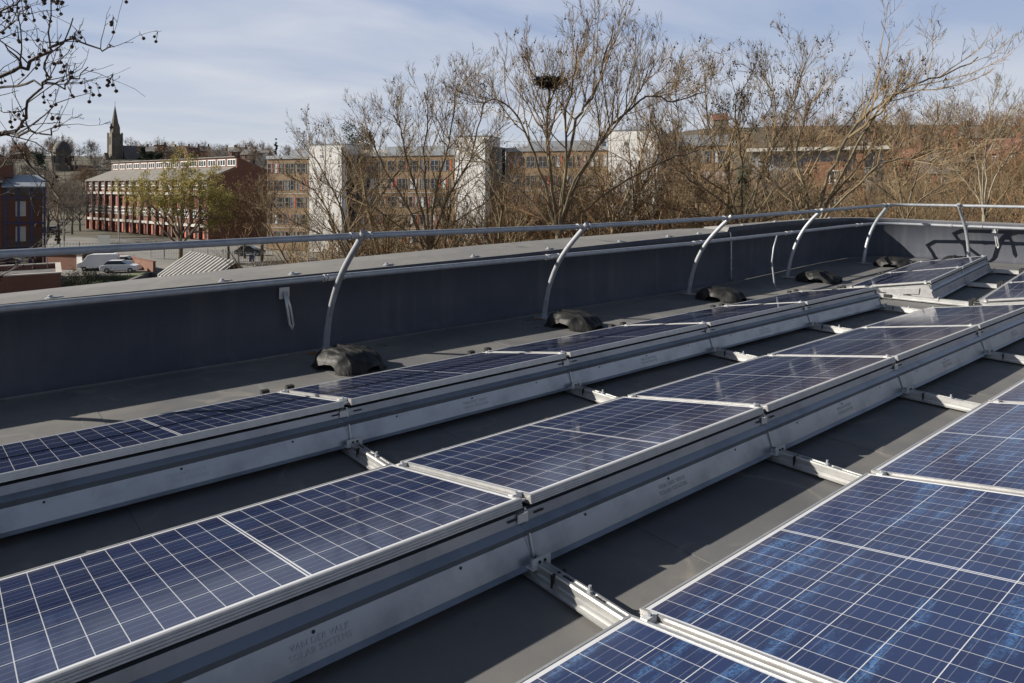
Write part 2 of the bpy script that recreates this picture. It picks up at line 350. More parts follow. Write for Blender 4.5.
# parapet: inner line with heights (roof, inner top, outer top)
INNER = [(-6, 5.92, .0, .56, .54), (-3, 5.92, 0, .605, .58), (0, 5.92, 0, .645, .635), (2, 5.92, 0, .668, .70), (4.8, 5.92, 0, .70, .765), (7, 5.92, 0, .745, .79), (9.05, 5.92, .01, .778, .81), (9.10, 5.923, .01, .845, .83),
         (10.6, 6.03, .036, .865, .835), (12.3, 6.12, .065, .865, .835), (13.2, 6.12, .083, .855, .83), (13.7, 6.0, .09, .845, .825), (14.02, 5.75, .097, .835, .82), (14.2, 5.4, .10, .82, .815), (14.27, 4.9, .10, .80, .81), (14.42, 3.6, .10, .785, .80), (14.75, 0.8, .11, .77, .80), (15.3, -4.0, .115, .76, .78)]
def offs(poly, o):
    out = []
    for i, p in enumerate(poly):
        a = poly[max(i - 1, 0)]; b = poly[min(i + 1, len(poly) - 1)]
        t = Vector((b[0] - a[0], b[1] - a[1])).normalized(); n = Vector((-t.y, t.x)); out.append((p[0] + n.x * o, p[1] + n.y * o))
    return out
pt = thing("parapet_wall", "low grey membrane-covered parapet wall running round the roof edge", "parapet wall", (0, 0, 0))
def sweep(mb, profs, m=0):
    n = len(profs[0])
    b = len(mb.v)
    for p in profs: mb.v.extend([tuple(q) for q in p])
    for i in range(len(profs) - 1):
        for j in range(n - 1):
            a = b + i * n + j; mb.f.append((a, a + 1, a + n + 1, a + n)); mb.m.append(m)
dense = []
for i in range(len(INNER) - 1):
    k = max(1, int(abs(INNER[i + 1][0] - INNER[i][0]) / 0.35))
    for q in range(k): dense.append(tuple(INNER[i][c] + (INNER[i + 1][c] - INNER[i][c]) * q / k for c in range(5)))
dense.append(INNER[-1])
rr = random.Random(5)
o02, o_m02 = offs(dense, 0.01), offs(dense, -0.05)
wp = []
ph = 0
for i, p in enumerate(dense):
    wob = 0.006 * math.sin(p[0] * 2.3) + 0.004 * math.sin(p[0] * 5.1 + 1)
    a0, a1, a2 = offs(dense, -0.055 + wob * 1.5)[i], offs(dense, -0.012 + wob)[i], offs(dense, 0.012 + wob)[i]
    a3, a4 = offs(dense, 0.0)[i], offs(dense, -0.018)[i]
    H = p[3] - p[2]
    wp.append([(*a0, p[2] + .006), (*a1, p[2] + .035), (*a2, p[2] + .09), (*a2, p[2] + H * .5), (*a3, p[2] + H - .10), (*a4, p[2] + H - .085), (*a4, p[3] - .012), (*offs(dense, -0.004)[i], p[3])])
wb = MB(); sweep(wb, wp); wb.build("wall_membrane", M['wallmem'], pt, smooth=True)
cp = MB(); cpp = []
oA = offs(dense, -0.004)
wid = [0.60 if p[0] < 9.0 else 0.42 for p in dense]
oB, oC = [offs(dense, wid[i] / 2)[i] for i in range(len(dense))], [offs(dense, wid[i])[i] for i in range(len(dense))]
for i, p in enumerate(dense): cpp.append([(*oA[i], p[3]), (*oB[i], (p[3] + p[4]) / 2 + .01), (*oC[i], p[4]), (*oC[i], p[4] - .35)])
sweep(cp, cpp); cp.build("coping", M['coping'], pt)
# flap at the bend, with the raised end of the straight wall
for x in [0.55, 1.75, 2.35, 3.3, 4.35, 5.45, 6.7, 7.7, 8.4, 9.6, 10.7, 11.8, 12.8]:
    k = min(range(len(dense)), key=lambda i: abs(dense[i][0] - x)); p = dense[k]
    c = MB(); c.lathe([(0, .0), (.034, .0), (.034, .006), (.016, .012), (.016, .022), (.010, .026), (0, .026)], 10); c.b2((.02, -.016, 0), (.075, .016, .012))
    oc = c.build("coping_fixing", M['steel'], pt); oc.location = (x, p[1] + .055, p[3] + (p[4] - p[3]) * .1); oc.rotation_euler = (0, 0, rr.uniform(-.3, .3))

# ------------------------------------------------------------------ solar panels
TILT = math.atan2(0.178, 0.988)
PAN = thing("solar_panel", "x", "solar panel", (0, 0, 0))
def slope(x, t, n=0.0):
    """panel-local: x along the row, t metres down from the low edge up the slope, n height above the panel face"""
    return Vector((x, -t * math.cos(TILT) - n * math.sin(TILT) * -1 * -1 if False else -t * math.cos(TILT) + n * math.sin(TILT), 0.10 + t * math.sin(TILT) + n * math.cos(TILT)))
def sbox(mb, x0, x1, t0, t1, n0, n1, m=0):
    p = [slope(x, t, n) for x in (x0, x1) for t in (t0, t1) for n in (n0, n1)]
    k = len(mb.v); mb.v.extend([tuple(q) for q in p])
    for q in ((0, 1, 3, 2), (4, 6, 7, 5), (0, 4, 5, 1), (2, 3, 7, 6), (0, 2, 6, 4), (1, 5, 7, 3)): mb.f.append(tuple(k + t for t in q)); mb.m.append(m)
fr = MB(); LW = 0.0105; SL = 1.004
x0, x1 = 0.0225, 1.6775
sbox(fr, x0, x1, 0, LW, -.035, 0); sbox(fr, x0, x1, SL - LW, SL, -.035, 0)
sbox(fr, x0, x0 + LW, LW, SL - LW, -.035, 0); sbox(fr, x1 - LW, x1, LW, SL - LW, -.035, 0)
for n in (-.0035, -.0125, -.0215, -.0305): sbox(fr, x0, x1, SL + .0003, SL + .0034, n - .0030, n + .0030)          # grooves of the extrusion on the side that shows
fr.build("frame", M['alu'], PAN)
gl = MB(); sbox(gl, x0 + LW, x1 - LW, LW, SL - LW, -.006, -.0022)
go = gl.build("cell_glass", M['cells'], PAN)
uvl = go.data.uv_layers.new(name="UVMap")
for poly in go.data.polygons:
    for li in poly.loop_indices:
        co = go.data.vertices[go.data.loops[li].vertex_index].co
        tt = (co.z - .10) * math.sin(TILT) - co.y * math.cos(TILT)
        uvl.data[li].uv = (co.x - x0, tt - .006)
KIDS[PAN.name] = kids(PAN)
# wind deflector sheet behind the high edge of each panel
DEF = thing("wind_deflector", "x", "wind deflector", (0, 0, 0))
YH, ZH = -SL * math.cos(TILT), 0.10 + SL * math.sin(TILT)
prof = [(.03, -.051), (-.002, -.051), (-.008, -.088), (-.038, -.107), (-.020, -.138), (-.050, -.226), (-.070, -.236)]
def sheetmesh(mb, x0, x1, shx=-.05):
    n = len(prof); k = len(mb.v); th = .0016
    for side in (0, 1):
        for i, (yy, z) in enumerate(prof):
            a = prof[max(i - 1, 0)]; b = prof[min(i + 1, n - 1)]; t = Vector((b[0] - a[0], b[1] - a[1])).normalized(); nn = Vector((-t.y, t.x)) * th * side
            for x in (x0, x1): mb.v.append((x + shx * max(0, 1 - (-z - .046) / .19) * 1.0, YH + yy + nn.x, ZH + z + nn.y))
    for side in (0, 1):
        for i in range(n - 1):
            a = k + side * 2 * n + 2 * i; q = (a, a + 1, a + 3, a + 2); mb.f.append(q if side else q[::-1]); mb.m.append(0)
    for i in range(n - 1):
        for e in (0, 1):
            a = k + 2 * i + e; mb.f.append((a, a + 2, a + 2 + 2 * n, a + 2 * n)); mb.m.append(0)
db = MB(); sheetmesh(db, 0.0008, 1.6992)
DEFB = db.build("sheet", M['galv'], DEF)
hb = MB()
def disc(mb, x, f, r):     # a bolt hole on the lower face, f from fold (0) to lip (1)
    yy = -.020 - .030 * f; z = -.138 - .088 * f
    nrm = Vector((0, -.106, -.034 * -1)).normalized() * -1
    nrm = Vector((0, -.952, .305)); tx = Vector((1, 0, 0)); ty = nrm.cross(tx)
    c = Vector((x, YH + yy, ZH + z)) + nrm * .0022
    mb.face([c + (tx * math.cos(a) + ty * math.sin(a)) * r for a in [i * math.pi / 5 for i in range(10)]])
for x in (.30, .84, 1.38):
    hb = MB(); disc(hb, x, .14, .0055); hb.build("bolt_hole", M['black'], DEF)
for x0_, x1_ in ((.035, .085), (1.605, 1.655)):     # slotted holes in the upper flange
    hb = MB(); hb.face([(x0_, YH - .0098, ZH - .072), (x1_, YH - .0098, ZH - .072), (x1_, YH - .0090, ZH - .064), (x0_, YH - .0090, ZH - .064)][::1])
    hb.build("slot_hole", M['black'], DEF)
# pressed lettering on the lower face
def text_mesh(body, size):
    cu = bpy.data.curves.new("lettering", 'FONT'); cu.body = body; cu.size = size; cu.align_x = 'CENTER'; cu.extrude = .00012; cu.space_character = 1.08
    t = bpy.data.objects.new("lettering", cu); COL.objects.link(t); bpy.context.view_layer.update()
    me = bpy.data.meshes.new_from_object(t.evaluated_get(bpy.context.evaluated_depsgraph_get())); bpy.data.objects.remove(t); return me
tm = text_mesh("VAN DER VALK\nSOLAR SYSTEMS", .026); tm.materials.append(M['galv'])
to = bpy.data.objects.new("pressed_lettering", tm); COL.objects.link(to); to.parent = DEF
ex = Vector((1, 0, 0)); ny = Vector((0, -.952, .305)); ez = ex.cross(ny) * -1
ez = Vector((0, .305, .952))
mm = Matrix((ex, ez, ny)).transposed().to_4x4(); mm.translation = Vector((.86, YH - .020 - .0135, ZH - .138 - .040)) + ny * .0019
to.matrix_local = mm
KIDS[DEF.name] = kids(DEF)
# support under each seam: base rail + triangular plate + clamps
SUP = thing("panel_support", "x", "panel support", (0, 0, 0))
sp_ = MB()
tri = [(-.02, .045), (-.10, .075), (-.985, .235), (-1.045, .05), (-1.0, .045)]
sp_.extrude([(y, z) for y, z in tri], -.004, .004)
q = MB()
for i in range(1):
    sbox(sp_, -.013, .013, .05, SL - .02, -.020, -.014)
sp_.extrude([(-.30, .075), (-.42, .062), (-.68, .062), (-.74, .09), (-.86, .10), (-.87, .175), (-.33, .10)], -.016, -.004)     # pressed panel in the plate
sp_.build("triangle_plate", M['alu'], SUP)
ft_ = MB(); ft_.b2((-.055, -.56, .003), (.02, -.47, .062)); ft_.build("black_foot", M['black'], SUP)
for y_ in (-.44, -.72): nt_ = MB(); nt_.b2((-.022, y_ - .05, .060), (-.012, y_ + .03, .082)); nt_.build("notch", M['black'], SUP)
for t0, nm in ((.045, "low_clamp"), (SL - .075, "high_clamp")):
    c = MB(); sbox(c, -.026, .026, t0, t0 + .028, .0005, .0035); sbox(c, -.018, .018, t0 + .004, t0 + .030, -.03, .0008)
    c.build("clamp", M['white'], SUP)
    c = MB(); pbt = slope(0, t0 + .017, .0045); c.lathe([(0, 0), (.007, 0), (.007, .008), (0, .008)], 6, pbt); c.build("bolt", M['steel'], SUP)
for xx in (-.11, .06):
    fb = MB(); fb.b2((xx, .045, .03), (xx + .05, .085, .106)); fb.b2((xx + .005, -.02, .062), (xx + .045, .045, .074))
    fb.build("black_hook", M['black'], SUP)
KIDS[SUP.name] = kids(SUP)
bk = MB()  # bracket where deflector meets rail
bk.b2((-.045, YH - .094, .052), (.045, YH - .088, .088)); bk.b2((-.045, YH - .094, .046), (.045, YH - .055, .052))
bk.build("deflector_bracket", M['white'], SUP)
bk = MB(); bk.b2((-.050, YH - .016, ZH - .085), (.0, YH - .010, ZH - .052)); bk.build("joint_plate", M['white'], SUP)
for x in (-.012, .014):
    b2_ = MB(); b2_.tube([(x, YH - .0945, .072), (x, YH - .099, .072)], .006, 8, cap=True); b2_.build("bracket_bolt", M['black'], SUP)
KIDS[SUP.name] = kids(SUP)
def railprof():
    return [(-.047, .014), (-.047, .020), (-.033, .023), (-.031, .036), (-.024, .039), (-.022, .062), (-.018, .066), (.018, .066), (.022, .062), (.024, .039), (.031, .036), (.033, .023), (.047, .020), (.047, .014)]
RZ = {}
PITCH = 1.5308; YL = {1: 2.9817 + PITCH, 2: 2.9817, 3: 2.9817 - PITCH}
ALLSUP = KIDS[SUP.name]; NOHOOK = [c for c in ALLSUP if not c.name.startswith("black_hook")]
def make_rail(name, X, y0, y1, label, ang=0, origin=(0, 0, 0), group=None):
    """a mounting rail lying across the rows, long axis local y"""
    t = thing(name, label, "mounting rail", (X, y0, origin[2] if origin else 0), ang, group)
    r = MB(); L = y1 - y0; pr = railprof(); k = len(r.v); n = len(pr)
    for yy in (0, L): r.v.extend([(a, yy, b) for a, b in pr])
    for i in range(n):
        j = (i + 1) % n; r.f.append((k + i, k + j, k + n + j, k + n + i)); r.m.append(0)
    r.f.append(tuple(k + i for i in range(n))); r.f.append(tuple(k + n + i for i in range(n))[::-1]); r.m += [0, 0]
    for s in (-.012, .012): r.b2((s - .004, 0.01, .066), (s + .004, L - .01, .0695))
    r.build("rail_profile", M['rail'], t)
    yy = .06
    while yy < L - .1: sl_ = MB(); sl_.b2((-.006, yy, .0661), (.006, yy + .045, .0672)); sl_.build("slot", M['black'], t); yy += .16
    for yy in (YL[2] + .20 - y0, YL[3] + .20 - y0) if abs(ang) < 1e-6 else ():
        c = MB(); c.lathe([(0, .066), (.011, .066), (.011, .076), (.006, .077), (.006, .092), (0, .092)], 8, (0, yy, 0)); c.build("bolt", M['steel'], t)
        c = MB(); c.extrude([(yy + .155, .013), (yy + .155, .0685), (yy + .163, .0685), (yy + .163, .013)], -.035, .035); c.build("cable_tie", M['black'], t)
    yy = .2
    while yy < L: ft = MB(); ft.b2((-.065, yy, .001), (.065, yy + .16, .0138)); ft.build("rubber_pad", M['black'], t); yy += .7655
    return t

ROWN = {1: "row beside the parapet", 2: "middle row", 3: "nearest row"}
ORD = ["first", "second", "third", "fourth", "fifth", "sixth", "seventh"]
rows = {1: (-1, 5), 2: (-1, 5), 3: (-1, 5)}
usedp = [False]; usedd = [False]; useds = [False]
def put(T, used, loc, rz, label, group):
    if T is SUP and ("middle row" in label or "nearest row" in label): KIDS[T.name] = NOHOOK
    elif T is SUP: KIDS[T.name] = ALLSUP
    if not used[0]:
        used[0] = True; T.location = loc; T.rotation_euler = (0, 0, rz); T["label"] = label; T["group"] = group; return T
    return dup(T, loc, rz, label, group)
def row_of(name, y, i0, i1, ox=0, oy=0, ang=0, z=0, skew=0):
    ca, sa = math.cos(ang), math.sin(ang)
    vis = [i for i in range(i0, i1)]
    for i in vis:
        X = 1.7 * i
        loc = (ox + X * ca - y * sa, oy + X * sa + y * ca, z + (skew * X))
        k = i - max(i0, 0)
        where = "%s from left in the %s" % (ORD[k], name) if k >= 0 else "before the left picture edge in the %s" % name
        p = put(PAN, usedp, loc, ang, "blue solar panel, %s" % where, "tilted solar panels")
        for q_ in KIDS.get(p.name) or kids(p): q_.color = (1.0 if "nearest" in name else .12, 0, 0, 1)  # red channel: strength of painted glints; low also gives the painted sky-grey
        d = put(DEF, usedd, loc, ang, "grey galvanised wind deflector sheet, %s" % where, "wind deflector sheets")
        if skew:
            p.rotation_euler = (0, -math.atan(skew), ang); d.rotation_euler = (0, -math.atan(skew), ang)
    for i in range(i0, i1 + 1):
        X = 1.7 * i + (-.012 if i == i1 else (.012 if i == i0 else 0)); k = i - max(i0, 0)
        loc = (ox + X * ca - y * sa, oy + X * sa + y * ca, z + (skew * X))
        where = "at the left end of the %s" % name if k <= 0 else ("closing the right end of the %s" % name if i == i1 else "under %s seam from left, %s" % (ORD[k - 1], name))
        put(SUP, useds, loc, ang, "pale metal panel support %s" % where, "panel supports")
row_of(ROWN[1], YL[1], -1, 5)
row_of(ROWN[2], YL[2], -1, 5)
row_of(ROWN[3], YL[3], 0, 6)
RL = ["at the left picture edge", "under the first seam from left", "under the second seam from left", "under the third seam from left", "under the fourth seam from left", "under the right ends of the long rows"]
for n in range(0, 6): make_rail("mounting_rail", 1.7 * n, -1.2, YL[1] + .06, "aluminium mounting rail across the roof, " + RL[n], group="mounting rails across the roof")
# far arrays, turned a little
FA = R(6.0); FO = (9.28, 4.25)
row_of("far array by the corner", 0.0, 0, 2, FO[0], FO[1], FA, 0.012, .021)
FB = (9.42, 4.25 - PITCH + .04)
row_of("far array at right edge", 0.0, 0, 3, FB[0], FB[1], FA, 0.015, .021)
for n in range(0, 3):
    X = 1.7 * n; t = make_rail("mounting_rail", 0, -3.0, .06, "aluminium mounting rail under the far turned arrays, %s" % ["near end", "middle seam", "far end"][n], group="mounting rails across the roof")
    t.rotation_euler = (0, 0, FA); yy = -3.0
    t.location = (FO[0] + X * math.cos(FA) - yy * math.sin(FA), FO[1] + X * math.sin(FA) + yy * math.cos(FA), .012 + .021 * X)

# ------------------------------------------------------------------ guard rail
GR = thing("guardrail", "curved-post galvanised safety guardrail following the roof edge and turning the far corner", "guardrail", (0, 0, 0))
TOP = [(-4, 5.05, 1.06), (0.26, 5.05, 1.065), (2.55, 5.06, 1.066), (5.0, 5.05, 1.045), (7.6, 5.08, 1.052), (10.2, 5.18, 1.078), (12.4, 5.30, 1.105), (13.25, 5.32, 1.118), (13.45, 5.24, 1.120), (13.56, 5.05, 1.121), (13.66, 4.3, 1.121), (13.9, 2.4, 1.115), (14.3, -1, 1.10)]
MID = [(-4, 5.60, .66), (0.26, 5.58, .665), (2.55, 5.56, .68), (5.0, 5.52, .692), (7.6, 5.53, .70), (10.2, 5.60, .72), (12.4, 5.68, .745), (13.3, 5.64, .755), (13.6, 5.52, .757), (13.75, 5.3, .757), (13.84, 4.8, .756), (14.02, 3.6, .745), (14.5, 0, .74)]
def round_poly(P, n=6):
    V = [Vector(p) for p in P]; out = [V[0]]
    for i in range(1, len(V) - 1):
        out.append(V[i])
    out.append(V[-1]); return out
rt_ = MB(); rt_.tube(round_poly(TOP), .0262, 14, cap=True); rt_.build("top_rail", M['steel'], GR, smooth=True)
rt_ = MB(); rt_.tube(round_poly(MID), .0255, 14, cap=True); rt_.build("mid_rail", M['steel'], GR, smooth=True)
def sleeve(mb, poly, s, L, r):
    """a collar of length L on the polyline near x = s"""
    for i in range(len(poly) - 1):
        a, b = Vector(poly[i]), Vector(poly[i + 1])
        if min(a.x, b.x) - 1e-6 <= s <= max(a.x, b.x):
            t = (s - a.x) / (b.x - a.x); c = a.lerp(b, t); d = (b - a).normalized(); mb.tube([c - d * L / 2, c + d * L / 2], r, 14, cap=True); return c, d
posts = [(-.1, 5.73), (2.56, 5.73), (5.10, 5.66), (7.74, 5.66), (10.18, 5.58), (12.68, 5.50)]
TDX = {7.74: .04, 10.18: .22, 12.68: .50}
def bez(P, n):
    out = []
    for i in range(n + 1):
        t = i / n; Q = [Vector(p) for p in P]
        while len(Q) > 1: Q = [Q[k].lerp(Q[k + 1], t) for k in range(len(Q) - 1)]
        out.append(Q[0])
    return out
def post(x, yb, top, mid, dirn=(0, -1), z0=0.0):
    dv = Vector((dirn[0], dirn[1], 0))
    b = Vector((x, yb, z0)); T = Vector(top); Mm = Vector(mid)
    out = T + dv * .05 + Vector((0, 0, .022))
    ctrl = [b + Vector((0, 0, .012)), b + dv * .03 + Vector((0, 0, .26)), b + dv * .13 + Vector((0, 0, .66)), out - dv * .25 - Vector((0, 0, .235)), out]
    P = bez(ctrl, 16)
    m1 = MB(); m1.tube(P, .0262, 14, cap=True); po = m1.build("post", M['steel'], GR, smooth=True)
    m2 = MB(); m2.tube(P[:4], .0295, 14, cap=True)
    m2.build("sleeve", M['steel'], po, smooth=False)
    c = MB(); d = (P[-1] - P[-2]).normalized(); c.tube([P[-1] - d * .02, P[-1] + d * .012], .0285, 12, cap=True); c.build("end_cap", M['alu'], po)
    s = MB(); s.b2((-.075, -.11, 0), (.075, .09, .010)); s.tube([(0, 0, .01), (0, 0, .05)], .034, 12, cap=True)
    so = s.build("base_plate", M['steel'], po); so.location = b; so.rotation_euler = (0, 0, math.atan2(dv.y, dv.x) + math.pi / 2)
    return P
for x, yb in posts:
    tp = min(TOP, key=lambda p: abs(p[0] - x)); mp_ = min(MID, key=lambda p: abs(p[0] - x))
    dx_ = TDX.get(x, 0); P = post(x, yb, (x + dx_, tp[1], tp[2]), (x + dx_ * .4, mp_[1], mp_[2]), dirn=Vector((dx_, tp[1] - yb)).normalized(), z0=roof_z(x))
    for s, poly, r, w_ in ((x + dx_ - .085, TOP, .0335, .018), (x + dx_ + .085, TOP, .0335, .018), (x + dx_ * .4 - .085, MID, .0325, .018), (x + dx_ * .4 + .085, MID, .0325, .018), (x + dx_ * .4, MID, .0305, .12)):
        c = MB(); sleeve(c, poly, s, w_, r)
        if c.v: c.build("rail_clamp", M['alu'], GR)
P6 = Vector((14.02, 4.32, roof_z(14)))
post(14.06, 4.27, (13.66, 4.30, 1.121), (13.93, 4.27, .75), dirn=(-1, -.12), z0=P6.z)   # past the corner
for x_, y_, z_ in ((13.63, 4.55, 1.121), (13.70, 4.05, 1.12), (13.88, 4.5, .754), (13.95, 4.05, .75), (13.84, 2.9, 1.117)):
    d = Vector((.12, -1, 0)).normalized(); q = Vector((x_, y_, z_)); c = MB(); c.tube([q - d * .02, q + d * .02], .031, 12, cap=True); c.build("rail_clamp", M['alu'], GR)
# ballast covers beside the posts
BAL = None
def ballast_mesh(seed):
    r = random.Random(seed); q = MB(); NX, NY = 44, 60; LX, LY = .44, .64
    def hgt(u, v):     # u,v in -1..1
        e = (abs(u) ** 3.2 + abs(v) ** 3.4)
        top = max(0.0, 1 - e) ** .30
        h = .150 * top * (1 - .10 * (v + .25) ** 2)
        for cu_, w_, a_ in ((-.55, .05, .012), (-.2, .07, -.010), (.12, .05, .010), (.5, .06, -.008)): h += a_ * math.exp(-((u - cu_ - .08 * math.sin(v * 3 + seed)) / w_) ** 2) * top
        h += .006 * math.sin(v * 11 + u * 3 + seed) * top + .004 * math.sin(u * 17 + v * 5 + 2 * seed) * top
        if v < -.2: h *= 1 - .24 * (-(v + .2)) ** 1.3
        if v > .55: h *= 1 - .5 * (v - .55)
        for cu, cv in ((-1.0, .30), (1.0, .1), (-.95, -.62)):
            dd = ((u - cu) / .34) ** 2 + ((v - cv) / .20) ** 2
            if dd < 1: h = max(h * .2, 0) if False else h * (0.75 + .25 * dd)
        return h
    for i in range(NX + 1):
        for j in range(NY + 1):
            u, v = 2 * i / NX - 1, 2 * j / NY - 1
            fl = 1 + .03 * math.sin(7 * math.atan2(v, u) + seed)
            # squash the square into a rounded outline
            uu = u * math.sqrt(max(0, 1 - .34 * v * v)) * fl; vv = v * math.sqrt(max(0, 1 - .34 * u * u)) * fl
            h = hgt(u * .985, v * .985)
            q.v.append((uu * LX / 2, vv * LY / 2, .004 + h + r.uniform(-.0006, .0006)))
    for i in range(NX):
        for j in range(NY):
            a = i * (NY + 1) + j; q.f.append((a, a + NY + 1, a + NY + 2, a + 1)); q.m.append(0)
    k = len(q.v)
    return q
wh = ["at the foot of the leftmost curved guardrail post", "at the foot of the second guardrail post from the left", "at the foot of the middle guardrail post", "at the guardrail post beside the thin bent pole", "at the foot of the last guardrail post before the corner"]
for n, (x, yb) in enumerate(posts[1:]):
    q = ballast_mesh(n * 1.7 + 1); o = q.build("ballast_cover", M['mat'], smooth=True)
    tag(o, "black rubber ballast cover %s" % wh[n], "ballast cover", "ballast covers by the guardrail posts")
    o.location = (x - .08, yb - .60 + .05 * (n > 0), roof_z(x) + .002); o.rotation_euler = (0, 0, R([14, 8, 6, 12, 5][n]))
q = ballast_mesh(9.1); o = q.build("ballast_cover", M['mat'], smooth=True); o.location = (13.55, 4.30, roof_z(13.5) + .002); o.rotation_euler = (0, 0, R(98))
tag(o, "black ballast cover half hidden behind the far small array by the end wall", "ballast cover", "ballast covers by the guardrail posts")
# rust marks round the feet
for n, (x, yb) in enumerate(posts[1:]):
    q = MB(); r = random.Random(n); z = roof_z(x) + .0045
    q.face([(x + math.cos(a) * .17 * r.uniform(.5, 1.1), yb - .02 + math.sin(a) * .13 * r.uniform(.5, 1.1), z + .0) for a in [i * math.pi / 9 for i in range(18)]])
    o = q.build("rust_mark", M['rust']); tag(o, kind="structure")
# wall brackets with a hanging loop
def loop_bracket(label, loc, rz):
    t = thing("loop_bracket", label, "wall bracket", loc, rz, "hanging loop brackets")
    b = MB(); b.b2((-.045, -.008, -.05), (.045, 0, .05)); b.b2((-.012, -.035, -.02), (.012, -.008, .02)); b.build("plate", M['alu'], t)
    l = MB(); P = [(-.006, -.03, 0.0), (.010, -.045, -.12), (.030, -.05, -.27), (.052, -.05, -.315), (.066, -.05, -.28), (.036, -.045, -.12), (.004, -.03, 0.01)]
    l.tube(P, .0125, 8, cap=True); l.build("tube_loop", M['alu'], t, smooth=True); return t
loop_bracket("small wall bracket with hanging metal loop on the long parapet, left of the first post", (2.25, 5.902, .53), 0)
loop_bracket("small wall bracket with hanging metal loop on the sunlit end wall", (14.22, 3.92, .69), R(-83))
# conduit at the bend and thin bent pole
cd = MB(); cd.tube([(9.12, 5.9, .05), (9.10, 5.885, .11), (9.10, 5.885, .62), (9.10, 5.9, .76), (9.06, 5.95, .785)], .012, 8, cap=True)
for z in (.2, .36, .6): cd.tube([(9.10, 5.885, z), (9.10, 5.885, z + .03)], .016, 8, cap=True)
tag(cd.build("conduit", M['alu'], smooth=True), "thin vertical metal conduit clipped to the parapet where it bends", "conduit")
pl = MB(); pl.tube([(8.99, 5.10, .01), (8.97, 5.11, .10), (8.94, 5.13, .40), (8.97, 5.12, .60), (9.06, 5.12, .76)], .011, 8, cap=True)
pl.b2((8.98, 5.04, 0), (9.07, 5.14, .012))
tag(pl.build("bent_pole", M['steel'], smooth=True), "thin bent pole standing on the roof and leaning on the middle rail", "pole")
# ------------------------------------------------------------------ background buildings
def away(pL, pR):
    d = pR - pL; return math.atan2(d.y, d.x), Vector((d.x, d.y)).length
M['glassd'] = mat("dark_window_glass", (0.02, 0.025, 0.03), 0.08, 0, 0.6)
M['wframe'] = mat("white_window_frame", (0.72, 0.72, 0.70), 0.5)
M['gframe'] = mat("grey_window_frame", (0.20, 0.21, 0.22), 0.5)
M['render'] = mat("white_render", (0.74, 0.73, 0.70), 0.85, col2=(0.60, 0.59, 0.56), vscale=0.35, detail=9, lo=.4, hi=.8, stretch=(1, 1, .4))
M['concrete'] = mat("concrete_band", (0.46, 0.44, 0.40), 0.85, col2=(0.32, 0.31, 0.28), vscale=0.6, detail=8)
M['slate'] = mat("slate_roof", (0.15, 0.14, 0.13), 0.8, col2=(0.10, 0.095, 0.09), vscale=1.2, detail=8)
M['fibre'] = mat("fibre_cement_roof", (0.17, 0.158, 0.14), 0.85, col2=(0.11, 0.102, 0.092), vscale=0.8, detail=9, stretch=(1, .3, 1))
M['tile'] = mat("clay_roof_tile", (0.16, 0.072, 0.048), 0.85, col2=(0.15, 0.07, 0.05), vscale=1.5, detail=8)
M['bluesteel'] = mat("blue_painted_steel", (0.016, 0.026, 0.085), 0.45)
M['orange'] = mat("orange_panel", (0.40, 0.085, 0.035), 0.6)
M['greyclad'] = mat("grey_metal_cladding", (0.28, 0.30, 0.32), 0.5, 0.2, col2=(0.22, 0.235, 0.25), vscale=0.9)
M['stone'] = mat("church_stone", (0.17, 0.145, 0.112), 0.9, col2=(0.10, 0.088, 0.07), vscale=0.5, detail=9)
M['lead'] = mat("lead_dome", (0.085, 0.075, 0.068), 0.8, col2=(0.06, 0.055, 0.05), vscale=0.8)
M['redpanel'] = mat("red_brown_panel", (0.22, 0.05, 0.03), 0.7)
M['redbrick'] = brick_mat("red_brick", (0.165, 0.058, 0.032), (0.115, 0.042, 0.025))
M['brownbrick'] = brick_mat("brown_brick", (0.27, 0.18, 0.10), (0.20, 0.13, 0.072))
M['orangebrick'] = brick_mat("orange_brick", (0.22, 0.088, 0.042), (0.17, 0.068, 0.033))
M['lawnstone'] = mat("pale_stone_cap", (0.40, 0.37, 0.33), 0.85)
M['standing'] = mat("standing_seam_metal", (0.42, 0.41, 0.38), 0.5, 0.15, col2=(0.33, 0.32, 0.30), vscale=1.0)
WT = {}
def window(parent, x, y, z, w, h, frame, nx=2, ny=1, fw=.09, glass='glassd', name="window", side=0, sill=False, panel=None):
    """one window in the local xz plane at depth y, facing -y; its mesh is shared by all windows of its size"""
    key = (round(w, 2), round(h, 2), frame, nx, ny, fw, panel, glass)
    if key not in WT:
        q = MB()
        q.b2((0, -.01, 0), (w, .02, h), 1)
        for i in range(nx + 1):
            X = (w - fw) * i / nx; q.b2((X, -.06, 0), (X + fw, -.012, h), 0)
        for i in range(ny + 1):
            Z = (h - fw) * i / ny; q.b2((fw, -.055, Z), (w - fw, -.013, Z + fw), 0)
        if panel: q.b2((w + .02, -.05, 0), (w + panel, -.005, h), 2)
        me = bpy.data.meshes.new(name); me.from_pydata(q.v, [], q.f)
        for mm_ in (M[frame], M[glass], M['orange']): me.materials.append(mm_)
        me.polygons.foreach_set("material_index", q.m); WT[key] = me
    o = bpy.data.objects.new(name, WT[key]); COL.objects.link(o); o.parent = parent; o.location = (x, y, z); o.rotation_euler = (0, 0, side); return o
def part(parent, name, m, boxes=(), bevel=0):
    q = MB()
    for b in boxes: q.b2(*b)
    return q.build(name, M[m] if isinstance(m, str) else m, parent, bevel=bevel)

